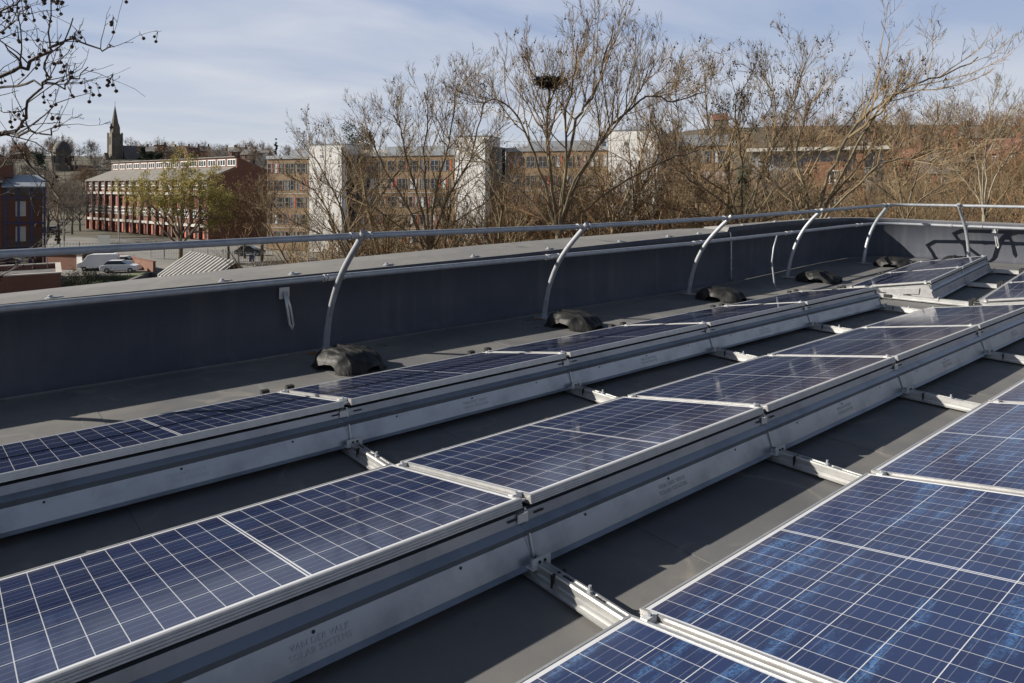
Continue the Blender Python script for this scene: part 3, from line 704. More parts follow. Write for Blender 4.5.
# --- three-storey red brick building with clerestory
pL, pR = at(88, 167, -9.0), at(210, 132, -9.0); rz, LW_ = away(pL, pR)
hall = thing("brick_building", "long three-storey red brick building with white windows and a row of rooftop clerestory windows", "building", pL, rz)
DEP = 13.0
q = MB(); q.extrude([(.0, 0), (DEP, 0), (DEP, 13.4), (5.6, 16.2), (5.6, 14.1), (0.0, 11.9)], 0, LW_); q.build("wall", M['redbrick'], hall)
q = MB(); q.extrude([(-.55, 11.62), (-.55, 11.84), (5.45, 14.3), (5.45, 14.1)], -.3, LW_ - .36); q.build("roof", M['fibre'], hall)
q = MB(); q.extrude([(5.3, 16.24), (5.3, 16.42), (DEP + .3, 13.65), (DEP + .3, 13.45)], -.1, LW_ - .36); q.build("roof", M['slate'], hall)
NB = 16; BW = LW_ / NB
for k in range(NB + 1):
    part(hall, "pier", 'redbrick', [((BW * k - .22, -.5, 0), (BW * k + .22, -.012, 11.58))])
for z in (8.55, 2.35): part(hall, "concrete_band", 'concrete', [((-.2, -.32, z), (LW_ + .2, -.014, z + .55))])
for k in range(NB):
    x = BW * k + .42; w = BW - .84
    window(hall, x, -.01, 9.7, w, 1.7, 'wframe', 4, 2, .13); window(hall, x, -.01, 4.05, w, 1.65, 'wframe', 4, 2, .13)
    part(hall, "balcony_opening", 'glassd', [((x - .1, -.02, 6.05), (x + w + .1, -.006, 8.3))])
    part(hall, "door_panel", 'redpanel', [((x + w * .35, -.06, 6.05), (x + w * .62, -.024, 8.1))])
    part(hall, "ground_opening", 'glassd', [((x - .1, -.02, .1), (x + w + .1, -.006, 2.2))])
    part(hall, "door_panel", 'orange', [((x + w * .2, -.06, .1), (x + w * .42, -.024, 2.1))])
for k in range(15):
    window(hall, LW_ * (k + .5) / 15 - 1.5, 5.58, 14.5, 3.0, 1.35, 'wframe', 3, 1, .14)
part(hall, "chimney", 'redbrick', [((-1.2, 5.8, 13), (-.2, 6.8, 15.8))])

# --- modern block with blue steel stair at the far left
pL, pR = at(-270, 61.3, -9.2), at(27, 74, -9.2); rz, LW_ = away(pL, pR)
mb_ = thing("modern_block", "brick block with blue steel framed glazed stair tower at the left edge of view", "building", pL, rz)
part(mb_, "wall", 'redbrick', [((0, 0, 0), (LW_ - 2.0, 9, 11.6))])
part(mb_, "upper_wall", 'redbrick', [((2, 2.5, 11.6), (LW_ - 1.2, 8, 12.9))])
part(mb_, "roof_slab", 'greyclad', [((-.3, -1.3, 11.0), (LW_ - 2.1, -.01, 11.25))])
part(mb_, "stair_core", 'glassd', [((LW_ - 2.0, -.2, 0), (LW_ + 1.4, 5, 10.6))])
for k in range(4):
    part(mb_, "steel_column", 'bluesteel', [((LW_ - 2.0 + k * 1.15, -.42, 0), (LW_ - 1.78 + k * 1.15, -.21, 10.9))])
for z in (1.2, 3.9, 6.6, 9.3): part(mb_, "landing", 'bluesteel', [((LW_ - 2.1, -.75, z), (LW_ + 1.7, -.43, z + .14))])
for z in (2.0, 4.7, 7.4): part(mb_, "stair_wall", 'concrete', [((LW_ - 1.0, -.36, z), (LW_ - .1, -.22, z + 1.6))])
q = MB(); q.extrude([(-1.6, 10.5), (-1.6, 10.62), (4.5, 11.9), (4.5, 11.75)], LW_ - 2.2, LW_ + 1.6); q.build("canopy_roof", M['greyclad'], mb_)
for k in range(4): window(mb_, 1 + k * 2.4, -.01, 8.2, 1.5, 1.4, 'gframe', 2, 1)

# --- low flat-roofed brick annex below
pL, pR = at(-320, 46, -9.2), at(61, 58, -9.2); rz, LW_ = away(pL, pR)
ax = thing("brick_annex", "single-storey flat-roofed red brick annex with pale coping at lower left", "building", pL, rz)
part(ax, "wall", 'redbrick', [((0, 0, 0), (LW_, .3, 3.25)), ((LW_ - .3, .301, 0), (LW_, 9, 3.25)), ((0, 8.7, 0), (LW_ - .301, 9, 3.25))])
part(ax, "flat_roof", M['roof'], [((.3, .3, 2.7), (LW_ - .3, 8.7, 2.85))])
part(ax, "coping", 'lawnstone', [((-.06, -.06, 3.25), (LW_ + .06, .36, 3.35)), ((LW_ - .36, .362, 3.25), (LW_ + .06, 9, 3.35)), ((-.05, 8.66, 3.25), (LW_ - .362, 9.05, 3.35))])
part(ax, "railing_post", 'gframe', [((LW_ - 7.2, .1, 3.35), (LW_ - 7.14, .16, 4.3))])
part(ax, "railing_post", 'gframe', [((LW_ - 1.0, 4.1, 3.35), (LW_ - .94, 4.16, 4.3))])
pL, pR = at(20, 88, -9.1), at(83, 86, -9.1); rz, LW_ = away(pL, pR)
sh = thing("brick_store", "small dark red brick store behind the annex, left of the white van", "building", pL, rz)
part(sh, "wall", 'redbrick', [((0, 0, 0), (LW_, 5, 1.9))]); part(sh, "flat_roof", 'slate', [((-.2, -.2, 1.9), (LW_ + .2, 5.2, 2.1))]); part(sh, "door", 'wframe', [((LW_ - .9, -.06, 0), (LW_ - .1, -.005, 1.8))])

# --- ribbed metal roof building
a0, a1 = lv(-28.2, 60, 0), lv(-21.3, 52.5, 0); rz, LW_ = away(a0, a1)
rb = thing("ribbed_roof_building", "small building with pale ribbed metal pitched roof just beyond the parapet", "building", (a0.x, a0.y, -9.2), rz)
part(rb, "wall", 'greyclad', [((.2, -2.3, 0), (LW_ - .2, 2.3, 3.0))])
q = MB()
q.face([(0, -2.7, 2.95), (LW_, -2.7, 2.95), (LW_, 0, 4.75), (0, 0, 4.75)]); q.face([(LW_, 2.7, 2.95), (0, 2.7, 2.95), (0, 0, 4.75), (LW_, 0, 4.75)])
q.face([(0, -2.7, 2.85), (0, 0, 4.65), (LW_, 0, 4.65), (LW_, -2.7, 2.85)]); q.face([(0, -2.7, 2.85), (LW_, -2.7, 2.85), (LW_, -2.7, 2.95), (0, -2.7, 2.95)])
k = 0
while k * .75 < LW_:
    x = k * .75; q.extrude([(-2.7, 2.96), (0, 4.76), (0, 4.94), (-2.7, 3.14)], x, x + .22); k += 1
q.build("ribbed_roof", M['standing'], rb)
part(rb, "gable_end", 'glassd', [((LW_ - .19, -2.2, 2.9), (LW_ - .1, 2.2, 3.5)), ((LW_ - .19, -1.2, 3.5), (LW_ - .1, 1.2, 4.1))])

# --- apartment blocks
ZB = -9.0
A0, A1 = at(266, 113, ZB), at(705, 93, ZB); rzA, LA = away(A0, A1)
def along(u):    # distance along the facade line of picture column u
    k = (u - 512) / F
    # solve point A0 + s*(A1-A0)/LA with lateral = k * depth
    e = (A1 - A0) / LA
    l0, d0 = A0.x * FY - A0.y * FX, A0.x * FX + A0.y * FY; le, de = e.x * FY - e.y * FX, e.x * FX + e.y * FY
    return (k * d0 - l0) / (le - k * de)
eA = (A1 - A0) / LA
rb_ = random.Random(8)
M['blind'] = mat('window_blind', (0.50, 0.49, 0.46), 0.7); M['blindgrey'] = mat('grey_window_blind', (0.16, 0.16, 0.16), 0.35)
def block(u0, u1, H, label, n, storeys=5, top='greyclad'):
    s0, s1 = along(u0), along(u1); L = s1 - s0
    t = thing("apartment_block", label, "apartment block", A0 + eA * s0, rzA)
    part(t, "wall", 'brownbrick', [((0, 0, 0), (L, 12, H))])
    part(t, "parapet_band", top, [((-.1, -.15, H), (L + .1, 12.1, H + .55))])
    part(t, "plant_roof", 'greyclad', [((L * .15, 4.5, H + .56), (L * .9, 9, H + 1.75))])
    q = MB()
    for k in range(int(L / 1.6)): q.tube([(k * 1.6 + .2, .15, H + .55), (k * 1.6 + .2, .15, H + 1.45)], .025, 4)
    q.tube([(0, .15, H + 1.45), (L, .15, H + 1.45)], .03, 4); q.tube([(0, .15, H + 1.0), (L, .15, H + 1.0)], .02, 4); q.build("roof_railing", M['gframe'], t)
    g = L / n
    for s in range(storeys):
        z = H - 2.35 - s * 2.78
        for k in range(n):
            x = g * (k + .5) - .95
            window(t, x, -.005, z, .72, 1.65, 'gframe', 1, 2, .07, rb_.choice(('glassd', 'glassd', 'blind', 'blindgrey', 'glassd')), panel=.26 if (k + s) % 4 == 0 else None); window(t, x + 1.2, -.005, z, .72, 1.65, 'gframe', 1, 2, .07, rb_.choice(('glassd', 'glassd', 'blind', 'blindgrey', 'glassd')), panel=.26 if (k * 2 + s) % 5 == 0 else None)
        if s in (1, 3): part(t, "brick_course", 'concrete', [((0, -.04, z - .62), (L, -.004, z - .5))])
    return t
def tower(u0, u1, vtop, label, back=4.0, front=1.6):
    s0, s1 = along(u0), along(u1); L = s1 - s0; o = A0 + eA * s0
    d = o.x * FX + o.y * FY; H = zat(vtop, d - front) - ZB
    t = thing("stair_tower", label, "stair tower", o, rzA)
    part(t, "wall", 'render', [((0, -front, 0), (L, back, H))]); part(t, "cap", 'greyclad', [((-.06, -front - .06, H), (L + .06, back + .06, H + .16))])
    for z_ in [2.8 * i_ for i_ in range(1, int(H / 2.8) + 1)]: part(t, "joint_strip", 'concrete', [((.02, -front - .012, z_ - .03), (L - .02, -front - .001, z_ + .03))])
    part(t, "downpipe", 'gframe', [((L - .5, -front - .14, 0), (L - .38, -front - .02, H - .3))]); part(t, "vent", 'gframe', [((L * .3, -front - .05, H - 2), (L * .3 + .5, -front - .003, H - 1.6))])
    part(t, "side_glazing", 'glassd', [((L + .01, -front + .5, 1), (L + 1.9, .6, H - 1.6))])
    return t
block(267, 313, zat(159, 112) - ZB, "brown brick flats with orange window panels at the left end of the terrace", 4)
tower(315, 350, 145, "white rendered stair tower at the left of the flats, tallest to its left brick wing")
block(360, 457, zat(156, 106) - ZB, "brown brick flats between the left and middle white stair towers", 9)
tower(459, 492, 137, "white rendered stair tower in the middle of the flats")
block(506, 607, zat(151, 99) - ZB, "brown brick flats behind the tree with the nest", 8)
tower(610, 662, 131, "wide white rendered stair tower at the right of the flats")
block(674, 735, zat(146, 94) - ZB, "brown brick flats at the right end half hidden by bare trees", 4)
# pale pitched roof behind the left tower
t = thing("pale_roofed_hall", "long low hall with pale grey pitched roof rising behind the flats", "building", at(335, 150, -8), rzA)
part(t, "wall", 'render', [((0, 0, 0), (34, 12, 13.0))]); q = MB(); q.extrude([(-.5, 12.8), (-.5, 13.1), (6, 17.6), (12.5, 13.1), (12.5, 12.8), (6, 17.3)], -.5, 34.5); q.build("roof", M['standing'], t)

# --- orange brick building on the right, seen through branches
pL, pR = at(752, 84, -6), at(884, 78, -6); rz, LW_ = away(pL, pR)
ob = thing("orange_brick_building", "flat-roofed orange brick and dark grey building seen through branches on the right", "building", pL, rz)
part(ob, "wall", 'greyclad', [((0, .4, 0), (LW_, 8, 11.6))]); part(ob, "brick_wall", 'orangebrick', [((LW_ * .42, -.6, 0), (LW_ * .72, .39, 10.3))])
part(ob, "roof_slab", 'concrete', [((-.5, -1.4, 11.6), (LW_ + .6, 8.4, 12.0))]); part(ob, "column", 'orangebrick', [((LW_ * .80, -1.0, 0), (LW_ * .86, -.4, 11.58))])
for z in (1.5, 4.6, 7.7):
    for k in range(3): window(ob, LW_ * .06 + k * 1.9, .39, z, 1.4, 1.7, 'gframe', 2, 1)
    window(ob, LW_ * .60, -.61, z, 1.3, 1.6, 'wframe', 2, 1, .12)

# --- church with spire, domed tower
def church():
    d = 470; p = at(115, d, 0); z0 = 8.0; t = thing("church", "distant stone church with a tall pointed spire on the skyline", "church", (p.x, p.y, z0), 0.25)
    ztip = zat(105, d) - z0; zt = zat(134, d) - z0; w = 3.2
    q = MB(); q.b2((-w, -w, 0), (w, w, zt))
    for sx_ in (-1, 1):
        for sy_ in (-1, 1): q.b2((sx_ * w - .45, sy_ * w - .45, 0), (sx_ * w + .45, sy_ * w + .45, zt + .8))
    q.build("tower", M['stone'], t)
    q = MB(); q.lathe([(3.5, zt), (2.6, zt + 5), (1.7, zt + 10.5), (.85, zt + 15.5), (0.05, ztip)], 8); q.build("spire", M['stone'], t)
    for k in range(4):
        a = k * math.pi / 2; q = MB(); c, s = math.cos(a), math.sin(a)
        x, y = c * 2.4, s * 2.4; q.lathe([(.9, zt + .5), (.9, zt + 4.6), (.02, zt + 7.4)], 4, (x, y, 0)); q.build("lucarne", M['stone'], t)
        q = MB()
        for o_ in (-1.3, .4):
            q.b2((o_, -w - .06, zt - 7.5), (o_ + .9, -w - .01, zt - 2), 0, Matrix.Rotation(a, 4, 'Z'))
        q.build("belfry_opening", M['glassd'], t)
    q = MB(); q.tube([(0, 0, ztip - .5), (0, 0, ztip + 2.6)], .12, 5); q.build("finial", M['lead'], t)
    q = MB(); L = 26; q.b2((4.3, -5.5, 0), (L, 5.5, 12)); q.build("nave_wall", M['stone'], t)
    q = MB(); q.extrude([(-6, 11.8), (0, 21.5), (6, 11.8)], 4.35, L + .4); q.build("nave_roof", M['slate'], t)
    q = MB(); q.extrude([(-4, 0), (4, 0), (4, 9), (0, 16), (-4, 9)], -7, -4.3); q.build("porch_gable", M['stone'], t)
church()
def dometower():
    d = 380; p = at(62, d, 0); z0 = 0; t = thing("domed_tower", "distant tower with a dark ribbed dome and lantern on the skyline", "tower", (p.x, p.y, z0), 0.4)
    zs = zat(152, d) - z0; r = 4.5
    q = MB(); q.lathe([(r + .3, 0), (r + .3, zs - 7), (r - .2, zs - 6.8), (r - .2, zs - .6), (r + .25, zs - .4), (r + .25, zs)], 16); q.build("drum", M['stone'], t)
    q = MB(); q.lathe([(r * math.cos(a) + .02, zs + 6.2 * math.sin(a)) for a in [i * math.pi / 18 for i in range(9)]] + [(.5, zs + 6.2)], 16); q.build("dome", M['lead'], t, smooth=True)
    for k in range(8):
        a = k * math.pi / 4; q = MB(); q.b2((-.7, -r - .02, zs - 6), (.7, -r + .3, zs - 2)); o = q.build("drum_window", M['glassd'], t); o.rotation_euler = (0, 0, a)
        q = MB(); q.lathe([(.6, 0), (.6, .3), (.35, .8), (.5, 1.3), (.02, 2.0)], 8); o = q.build("urn", M['stone'], t); o.location = ((r - .1) * math.cos(a + .4), (r - .1) * math.sin(a + .4), zs)
    q = MB(); q.lathe([(.9, zs + 5.9), (.9, zs + 8), (1.1, zs + 8.2), (.6, zs + 9), (.12, zs + 9.6), (.1, zs + 11.2), (.02, zs + 11.5)], 8); q.build("lantern", M['render'], t)
    q = MB(); q.b2((-8, -6, 0), (22, 10, zs - 12)); q.build("hall_wall", M['stone'], t)
    q = MB(); q.extrude([(-6.5, zs - 12), (2, zs - 7), (10.5, zs - 12)], 4.8, 22.5); q.build("hall_roof", M['slate'], t)
dometower()
# --- houses along the ridge and on the right-hand bank
rh = random.Random(11)
HT = []
def house_proto(seed, wallm, roofm):
    r = random.Random(seed); w = r.uniform(7, 11); dp = r.uniform(8, 10); h = r.uniform(5.4, 6.4); rh_ = r.uniform(3.2, 4.4)
    t = thing("house", "x", "house", (0, 0, 0), 0, "houses along the ridge")
    part(t, "wall", wallm, [((-w / 2, -dp / 2, -6), (w / 2, dp / 2, h))])
    q = MB(); q.extrude([(-dp / 2 - .4, h - .2), (0, h + rh_), (dp / 2 + .4, h - .2)], -w / 2 - .3, w / 2 + .3); q.build("roof", M[roofm], t)
    for sx_ in ((-1, 1) if r.random() < .6 else (1,)):
        part(t, "chimney", 'redbrick', [((sx_ * (w / 2 - .5) - .5, -.4, h + rh_ - 1.6), (sx_ * (w / 2 - .5) + .5, .5, h + rh_ + 1.5))])
    for zz_ in (.9, 3.6):
        for xx in (-w * .28, w * .14): window(t, xx, -dp / 2 - .02, zz_, 1.3, 1.35, 'wframe', 2, 1, .12)
    KIDS[t.name] = kids(t); return t
protos = [house_proto(1, 'redbrick', 'slate'), house_proto(2, 'render', 'slate'), house_proto(3, 'redbrick', 'tile'), house_proto(4, 'orangebrick', 'slate'), house_proto(5, 'stone', 'tile')]
desc = ["red brick house with slate roof", "white rendered house with slate roof", "red brick house with clay tile roof", "orange brick house with slate roof", "stone-coloured house with red tile roof"]
pos = []
for u in [20, 150, 160, 172, 183, 195, 206, 217, 228, 240, 252, 262]: pos.append((u + rh.uniform(-3, 3), rh.uniform(430, 500), "on the skyline"))
for u in [470, 520, 640, 720]: pos.append((u, rh.uniform(430, 480), "on the skyline behind the flats"))
for u, d in [(905, 178), (925, 200), (948, 172), (975, 205), (1002, 176), (1018, 150), (870, 210), (960, 240), (935, 160)]: pos.append((u, d, "on the wooded bank at the right"))
used_h = [False] * 5
NFAR = len(pos) - 9
for i, (u, d, w_) in enumerate(pos):
    k = rh.choice([0, 0, 1, 2, 3, 4]) if d > 300 else [2, 0, 3, 0, 2, 3, 0, 2, 3][i - NFAR]
    p = at(u, d, 0); z = ground_h(p.x, p.y) - .3; T = protos[k]
    lab = "small %s %s" % (desc[k], w_); rzh = TH - math.pi / 2 + rh.uniform(-.7, .7)
    if not used_h[k]: used_h[k] = True; T.location = (p.x, p.y, z); T.rotation_euler = (0, 0, rzh); T["label"] = lab
    else: dup(T, (p.x, p.y, z), rzh, lab)
for k in range(5):
    if not used_h[k]:
        for c in kids(protos[k]): bpy.data.objects.remove(c)
        bpy.data.objects.remove(protos[k])

# --- courtyard things: walls, fence, sign, vehicles, lamp posts
def lowwall(name, label, p0, p1, h, m, cap='lawnstone', th=.3, base=None):
    a, b = Vector((p0.x, p0.y, 0)), Vector((p1.x, p1.y, 0)); rz_, L = away(a, b)
    t = thing(name, label, "wall", (a.x, a.y, base if base is not None else ground_h(a.x, a.y)), rz_)
    part(t, "wall_body", m, [((0, 0, -.5), (L, th, h))]); part(t, "coping", cap, [((-.05, -.05, h), (L + .05, th + .05, h + .08))]); return t
lowwall("brick_wall", "low red brick wall with paler cap behind the white van", at(120, 92, 0), at(153, 84, 0), 1.3, 'redbrick', 'redbrick')
lowwall("brick_wall", "low brick edging wall in front of the small lawn", at(96, 76, 0), at(122, 66, 0), .7, 'redbrick', 'lawnstone')
lowwall("retaining_wall", "dark curved retaining wall beside the lawn", at(116, 62, 0), at(150, 72, 0), 1.5, 'slate', 'slate')
lowwall("retaining_wall", "dark retaining wall continuing to the ribbed roof building", at(150, 72, 0), at(172, 71, 0), 1.5, 'slate', 'slate')
lowwall("stone_wall", "rough pale stone wall to the right of the ribbed roof", at(232, 60, 0), at(290, 54, 0), 2.6, 'stone', 'stone')
lowwall("brick_wall", "low red brick wall in front of the flats", at(285, 84, 0), at(440, 76, 0), 1.2, 'redbrick', 'redbrick')
def fence(name, label, p0, p1, h, step=.35):
    a, b = Vector((p0.x, p0.y, 0)), Vector((p1.x, p1.y, 0)); rz_, L = away(a, b)
    t = thing(name, label, "fence", (a.x, a.y, ground_h(a.x, a.y)), rz_)
    q = MB(); x = 0.1
    while x < L: q.b2((x, 0, .1), (x + .03, .03, h)); x += step
    q.b2((0, .031, h - .25), (L, .06, h - .18)); q.b2((0, .031, .25), (L, .06, .32)); q.build("pale_panel", M['gframe'], t)
    x = 0
    while x < L: part(t, "fence_post", 'gframe', [((x - .05, .062, 0), (x + .05, .16, h + .1))]); x += 3.0
fence("railing", "dark metal railing across the courtyard below the red brick building", at(150, 100, 0), at(262, 90, 0), 1.9)
fence("railing", "low dark railing along the grass verge at the left", at(40, 112, 0), at(150, 114, 0), 1.3, .5)
def van(label, u, d, head):
    p = at(u, d, 0); t = thing("panel_van", label, "van", (p.x, p.y, ground_h(p.x, p.y) + .05), head)
    q = MB(); sec = [(-2.7, .45, .95), (-2.72, 1.0, .97), (-2.65, 2.3, .93), (-2.45, 2.45, .88)]
    pr = [(-2.72, .42), (-2.74, 1.1), (-2.62, 2.38), (-2.3, 2.5), (.9, 2.5), (1.35, 2.38), (2.05, 1.42), (2.62, 1.22), (2.78, .95), (2.78, .42)]
    n = len(pr); k = len(q.v)
    for yy, f in ((-.98, 0), (.98, 0)):
        for x, z in pr:
            y = yy * (1 - .12 * max(0, (z - 1.2) / 1.3)); q.v.append((x, y, z))
    for i in range(n):
        j = (i + 1) % n; q.f.append((k + i, k + n + i, k + n + j, k + j)); q.m.append(0)
    q.f.append(tuple(k + i for i in range(n))); q.f.append(tuple(k + n + i for i in range(n))[::-1]); q.m += [0, 0]
    q.build("body", M['carwhite'], t, bevel=.06)
    for s in (-1, 1):
        q = MB(); q.face([(.55, s * .93, 1.42), (1.45, s * .955, 1.42), (1.75, s * .955, 1.45), (1.25, s * .88, 2.15), (.6, s * .88, 2.2)][::s]); q.build("side_window", M['glassd'], t)
        for x in (-1.75, 1.75):
            q = MB(); q.tube([(x, s * .75, .35), (x, s * 1.0, .35)], .35, 16, cap=True); w = q.build("wheel", M['black'], t); q = MB(); q.tube([(x, s * .99, .35), (x, s * 1.012, .35)], .2, 10, cap=True); q.build("rim", M['alu'], w)
        q = MB(); q.b2((2.6, s * .62 - .18, .85), (2.80, s * .62 + .18, 1.08)); q.build("headlight", M['alu'], t)
    q = MB(); q.face([(1.42, -.82, 2.30), (2.07, -.86, 1.46), (2.07, .86, 1.46), (1.42, .82, 2.30)]); o = q.build("windscreen", M['glassd'], t); o.location = (.02, 0, .02)
    return t
M['carwhite'] = mat("white_car_paint", (0.72, 0.73, 0.74), 0.25)
M['cardark'] = mat("dark_car_paint", (0.03, 0.035, 0.05), 0.25)
M['carred'] = mat("red_car_paint", (0.25, 0.02, 0.02), 0.25)
M['carsilver'] = mat("silver_car_paint", (0.42, 0.43, 0.45), 0.3, 0.4)
TR = TH - math.pi / 2
van("white panel van parked in the yard with its nose to the left", 99, 86, TR + math.pi + .30).scale = (.82, .82, .82)
def car(label, u, d, head, paint, group=None, z=None):
    p = at(u, d, 0); t = thing("parked_car", label, "car", (p.x, p.y, ground_h(p.x, p.y) + .05), head, group)
    q = MB(); pr = [(-2.1, .3), (-2.15, .75), (-1.95, .95), (-1.3, 1.02), (.9, 1.0), (1.9, .85), (2.12, .62), (2.1, .3)]; n = len(pr)
    for yy in (-.86, .86): q.v.extend([(x, yy, z_) for x, z_ in pr])
    for i in range(n):
        j = (i + 1) % n; q.f.append((i, n + i, n + j, j)); q.m.append(0)
    q.f.append(tuple(range(n))); q.f.append(tuple(range(n, 2 * n))[::-1]); q.m += [0, 0]; q.build("body", M[paint], t, bevel=.05)
    q = MB(); a = [(-1.75, .98), (-1.25, 1.44), (.2, 1.46), (1.0, .99)]
    for yy in (-.8, .8): q.v.extend([(x, yy * (.82 if z_ > 1.2 else 1), z_) for x, z_ in a])
    q.f += [(0, 4, 5, 1), (2, 6, 7, 3), (0, 1, 2, 3), (7, 6, 5, 4)]; q.m += [0] * 4; q.build("windows", M['glassd'], t)
    q = MB(); q.b2((-1.22, -.64, 1.43), (.22, .64, 1.485)); q.build("roof", M[paint], t, bevel=.02)
    for s in (-1, 1):
        for x in (-1.3, 1.3):
            q = MB(); q.tube([(x, s * .7, .31), (x, s * .88, .31)], .31, 14, cap=True); w = q.build("wheel", M['black'], t); q = MB(); q.tube([(x, s * .87, .31), (x, s * .89, .31)], .18, 8, cap=True); q.build("rim", M['alu'], w)
    return t
car("white car parked nearest beside the white van", 121, 84, TR + .2, 'carwhite')
car("second white car parked between the van and the brick wall", 126, 89, TR + .2, 'carwhite')
car("dark car parked beyond the stair tower under the trees", 47, 150, TR + .8, 'cardark')
car("silver car parked under the trees to the right of the dark car", 54, 155, TR + .9, 'carsilver')
car("dark blue car behind the courtyard railing below the budding tree", 250, 104, TR + .1, 'cardark')
for u, d, pnt, lab in ((948, 118, 'carwhite', "white car on the road at the right"), (925, 128, 'carsilver', "silver car on the road left of the white one"), (880, 90, 'carred', "red car low among the trees on the right")):
    car(lab, u, d, TR + 1.0, pnt)
def lamp(u, d, h, label):
    p = at(u, d, 0); t = thing("street_lamp", label, "street lamp", (p.x, p.y, ground_h(p.x, p.y)), TR)
    q = MB(); q.tube([(0, 0, 0), (0, 0, h), (.2, -.3, h + .25), (.5, -.7, h + .3)], [.09, .06, .05, .04], 8); q.build("pole", M['greyclad'], t); q = MB(); q.b2((.35, -1.2, h + .24), (.65, -.6, h + .36)); q.build("lamp_head", M['greyclad'], t, bevel=.03)
lamp(119, 118, 6, "grey street lamp in front of the red brick building"); lamp(860, 80, 7, "grey street lamp among the trees below the orange building"); lamp(64, 105, 5, "grey street lamp beside the left verge")
sg = thing("notice_board", "white notice board on two posts by the courtyard", "sign", at(104, 106, ground_h(*at(104, 106, 0)[:2])), TR)
part(sg, "board", 'render', [((-.9, 0, .6), (.9, .08, 3.0))]);
for x in (-.8, .7): part(sg, "sign_post", 'gframe', [((x, .081, 0), (x + .1, .16, 3.1))])

# ------------------------------------------------------------------ trees
def bark(name, c1, c2): return mat(name, c1, 0.9, col2=c2, vscale=2.2, detail=8)
M['bark'] = bark("plane_bark", (0.155, 0.125, 0.075), (0.075, 0.06, 0.038)); M['twig'] = mat("plane_twigs", (0.205, 0.15, 0.085), 0.9)
M['darkbark'] = bark("dark_bark", (0.05, 0.042, 0.035), (0.03, 0.027, 0.024)); M['paletwig'] = mat("pale_twigs", (0.21, 0.17, 0.11), 0.9)
M['palebark'] = bark("pale_bark", (0.27, 0.235, 0.175), (0.15, 0.13, 0.095)); M['fartwig'] = mat("far_twigs", (0.15, 0.112, 0.078), 0.95); M['rusttwig'] = mat("rusty_twigs", (0.17, 0.102, 0.052), 0.95)
M['olivetwig'] = mat('olive_twigs', (0.125, 0.10, 0.058), 0.95); M['fartwig2'] = mat("far_grey_twigs", (0.10, 0.088, 0.075), 0.95)
M['seed'] = mat("seed_balls", (0.045, 0.028, 0.018), 0.95); M['nest'] = mat("nest_sticks", (0.022, 0.016, 0.012), 0.95)
M['bud'] = mat("spring_buds", (0.36, 0.30, 0.07), 0.8); M['ever'] = mat("evergreen_leaf", (0.018, 0.032, 0.014), 0.85, col2=(0.035, 0.05, 0.02), vscale=.6); M['ivy'] = mat("bramble_leaf", (0.055, 0.07, 0.02), 0.8)
def catmull(P, n=5):
    P = [Vector(p) for p in P]; Q = [P[0] * 2 - P[1]] + P + [P[-1] * 2 - P[-2]]; out = []
    for i in range(1, len(Q) - 2):
        a, b, c, d = Q[i - 1:i + 3]
        for k in range(n):
            t = k / n; out.append(.5 * ((2 * b) + (c - a) * t + (2 * a - 5 * b + 4 * c - d) * t * t + (3 * b - a - 3 * c + d) * t ** 3))
    out.append(P[-1]); return out
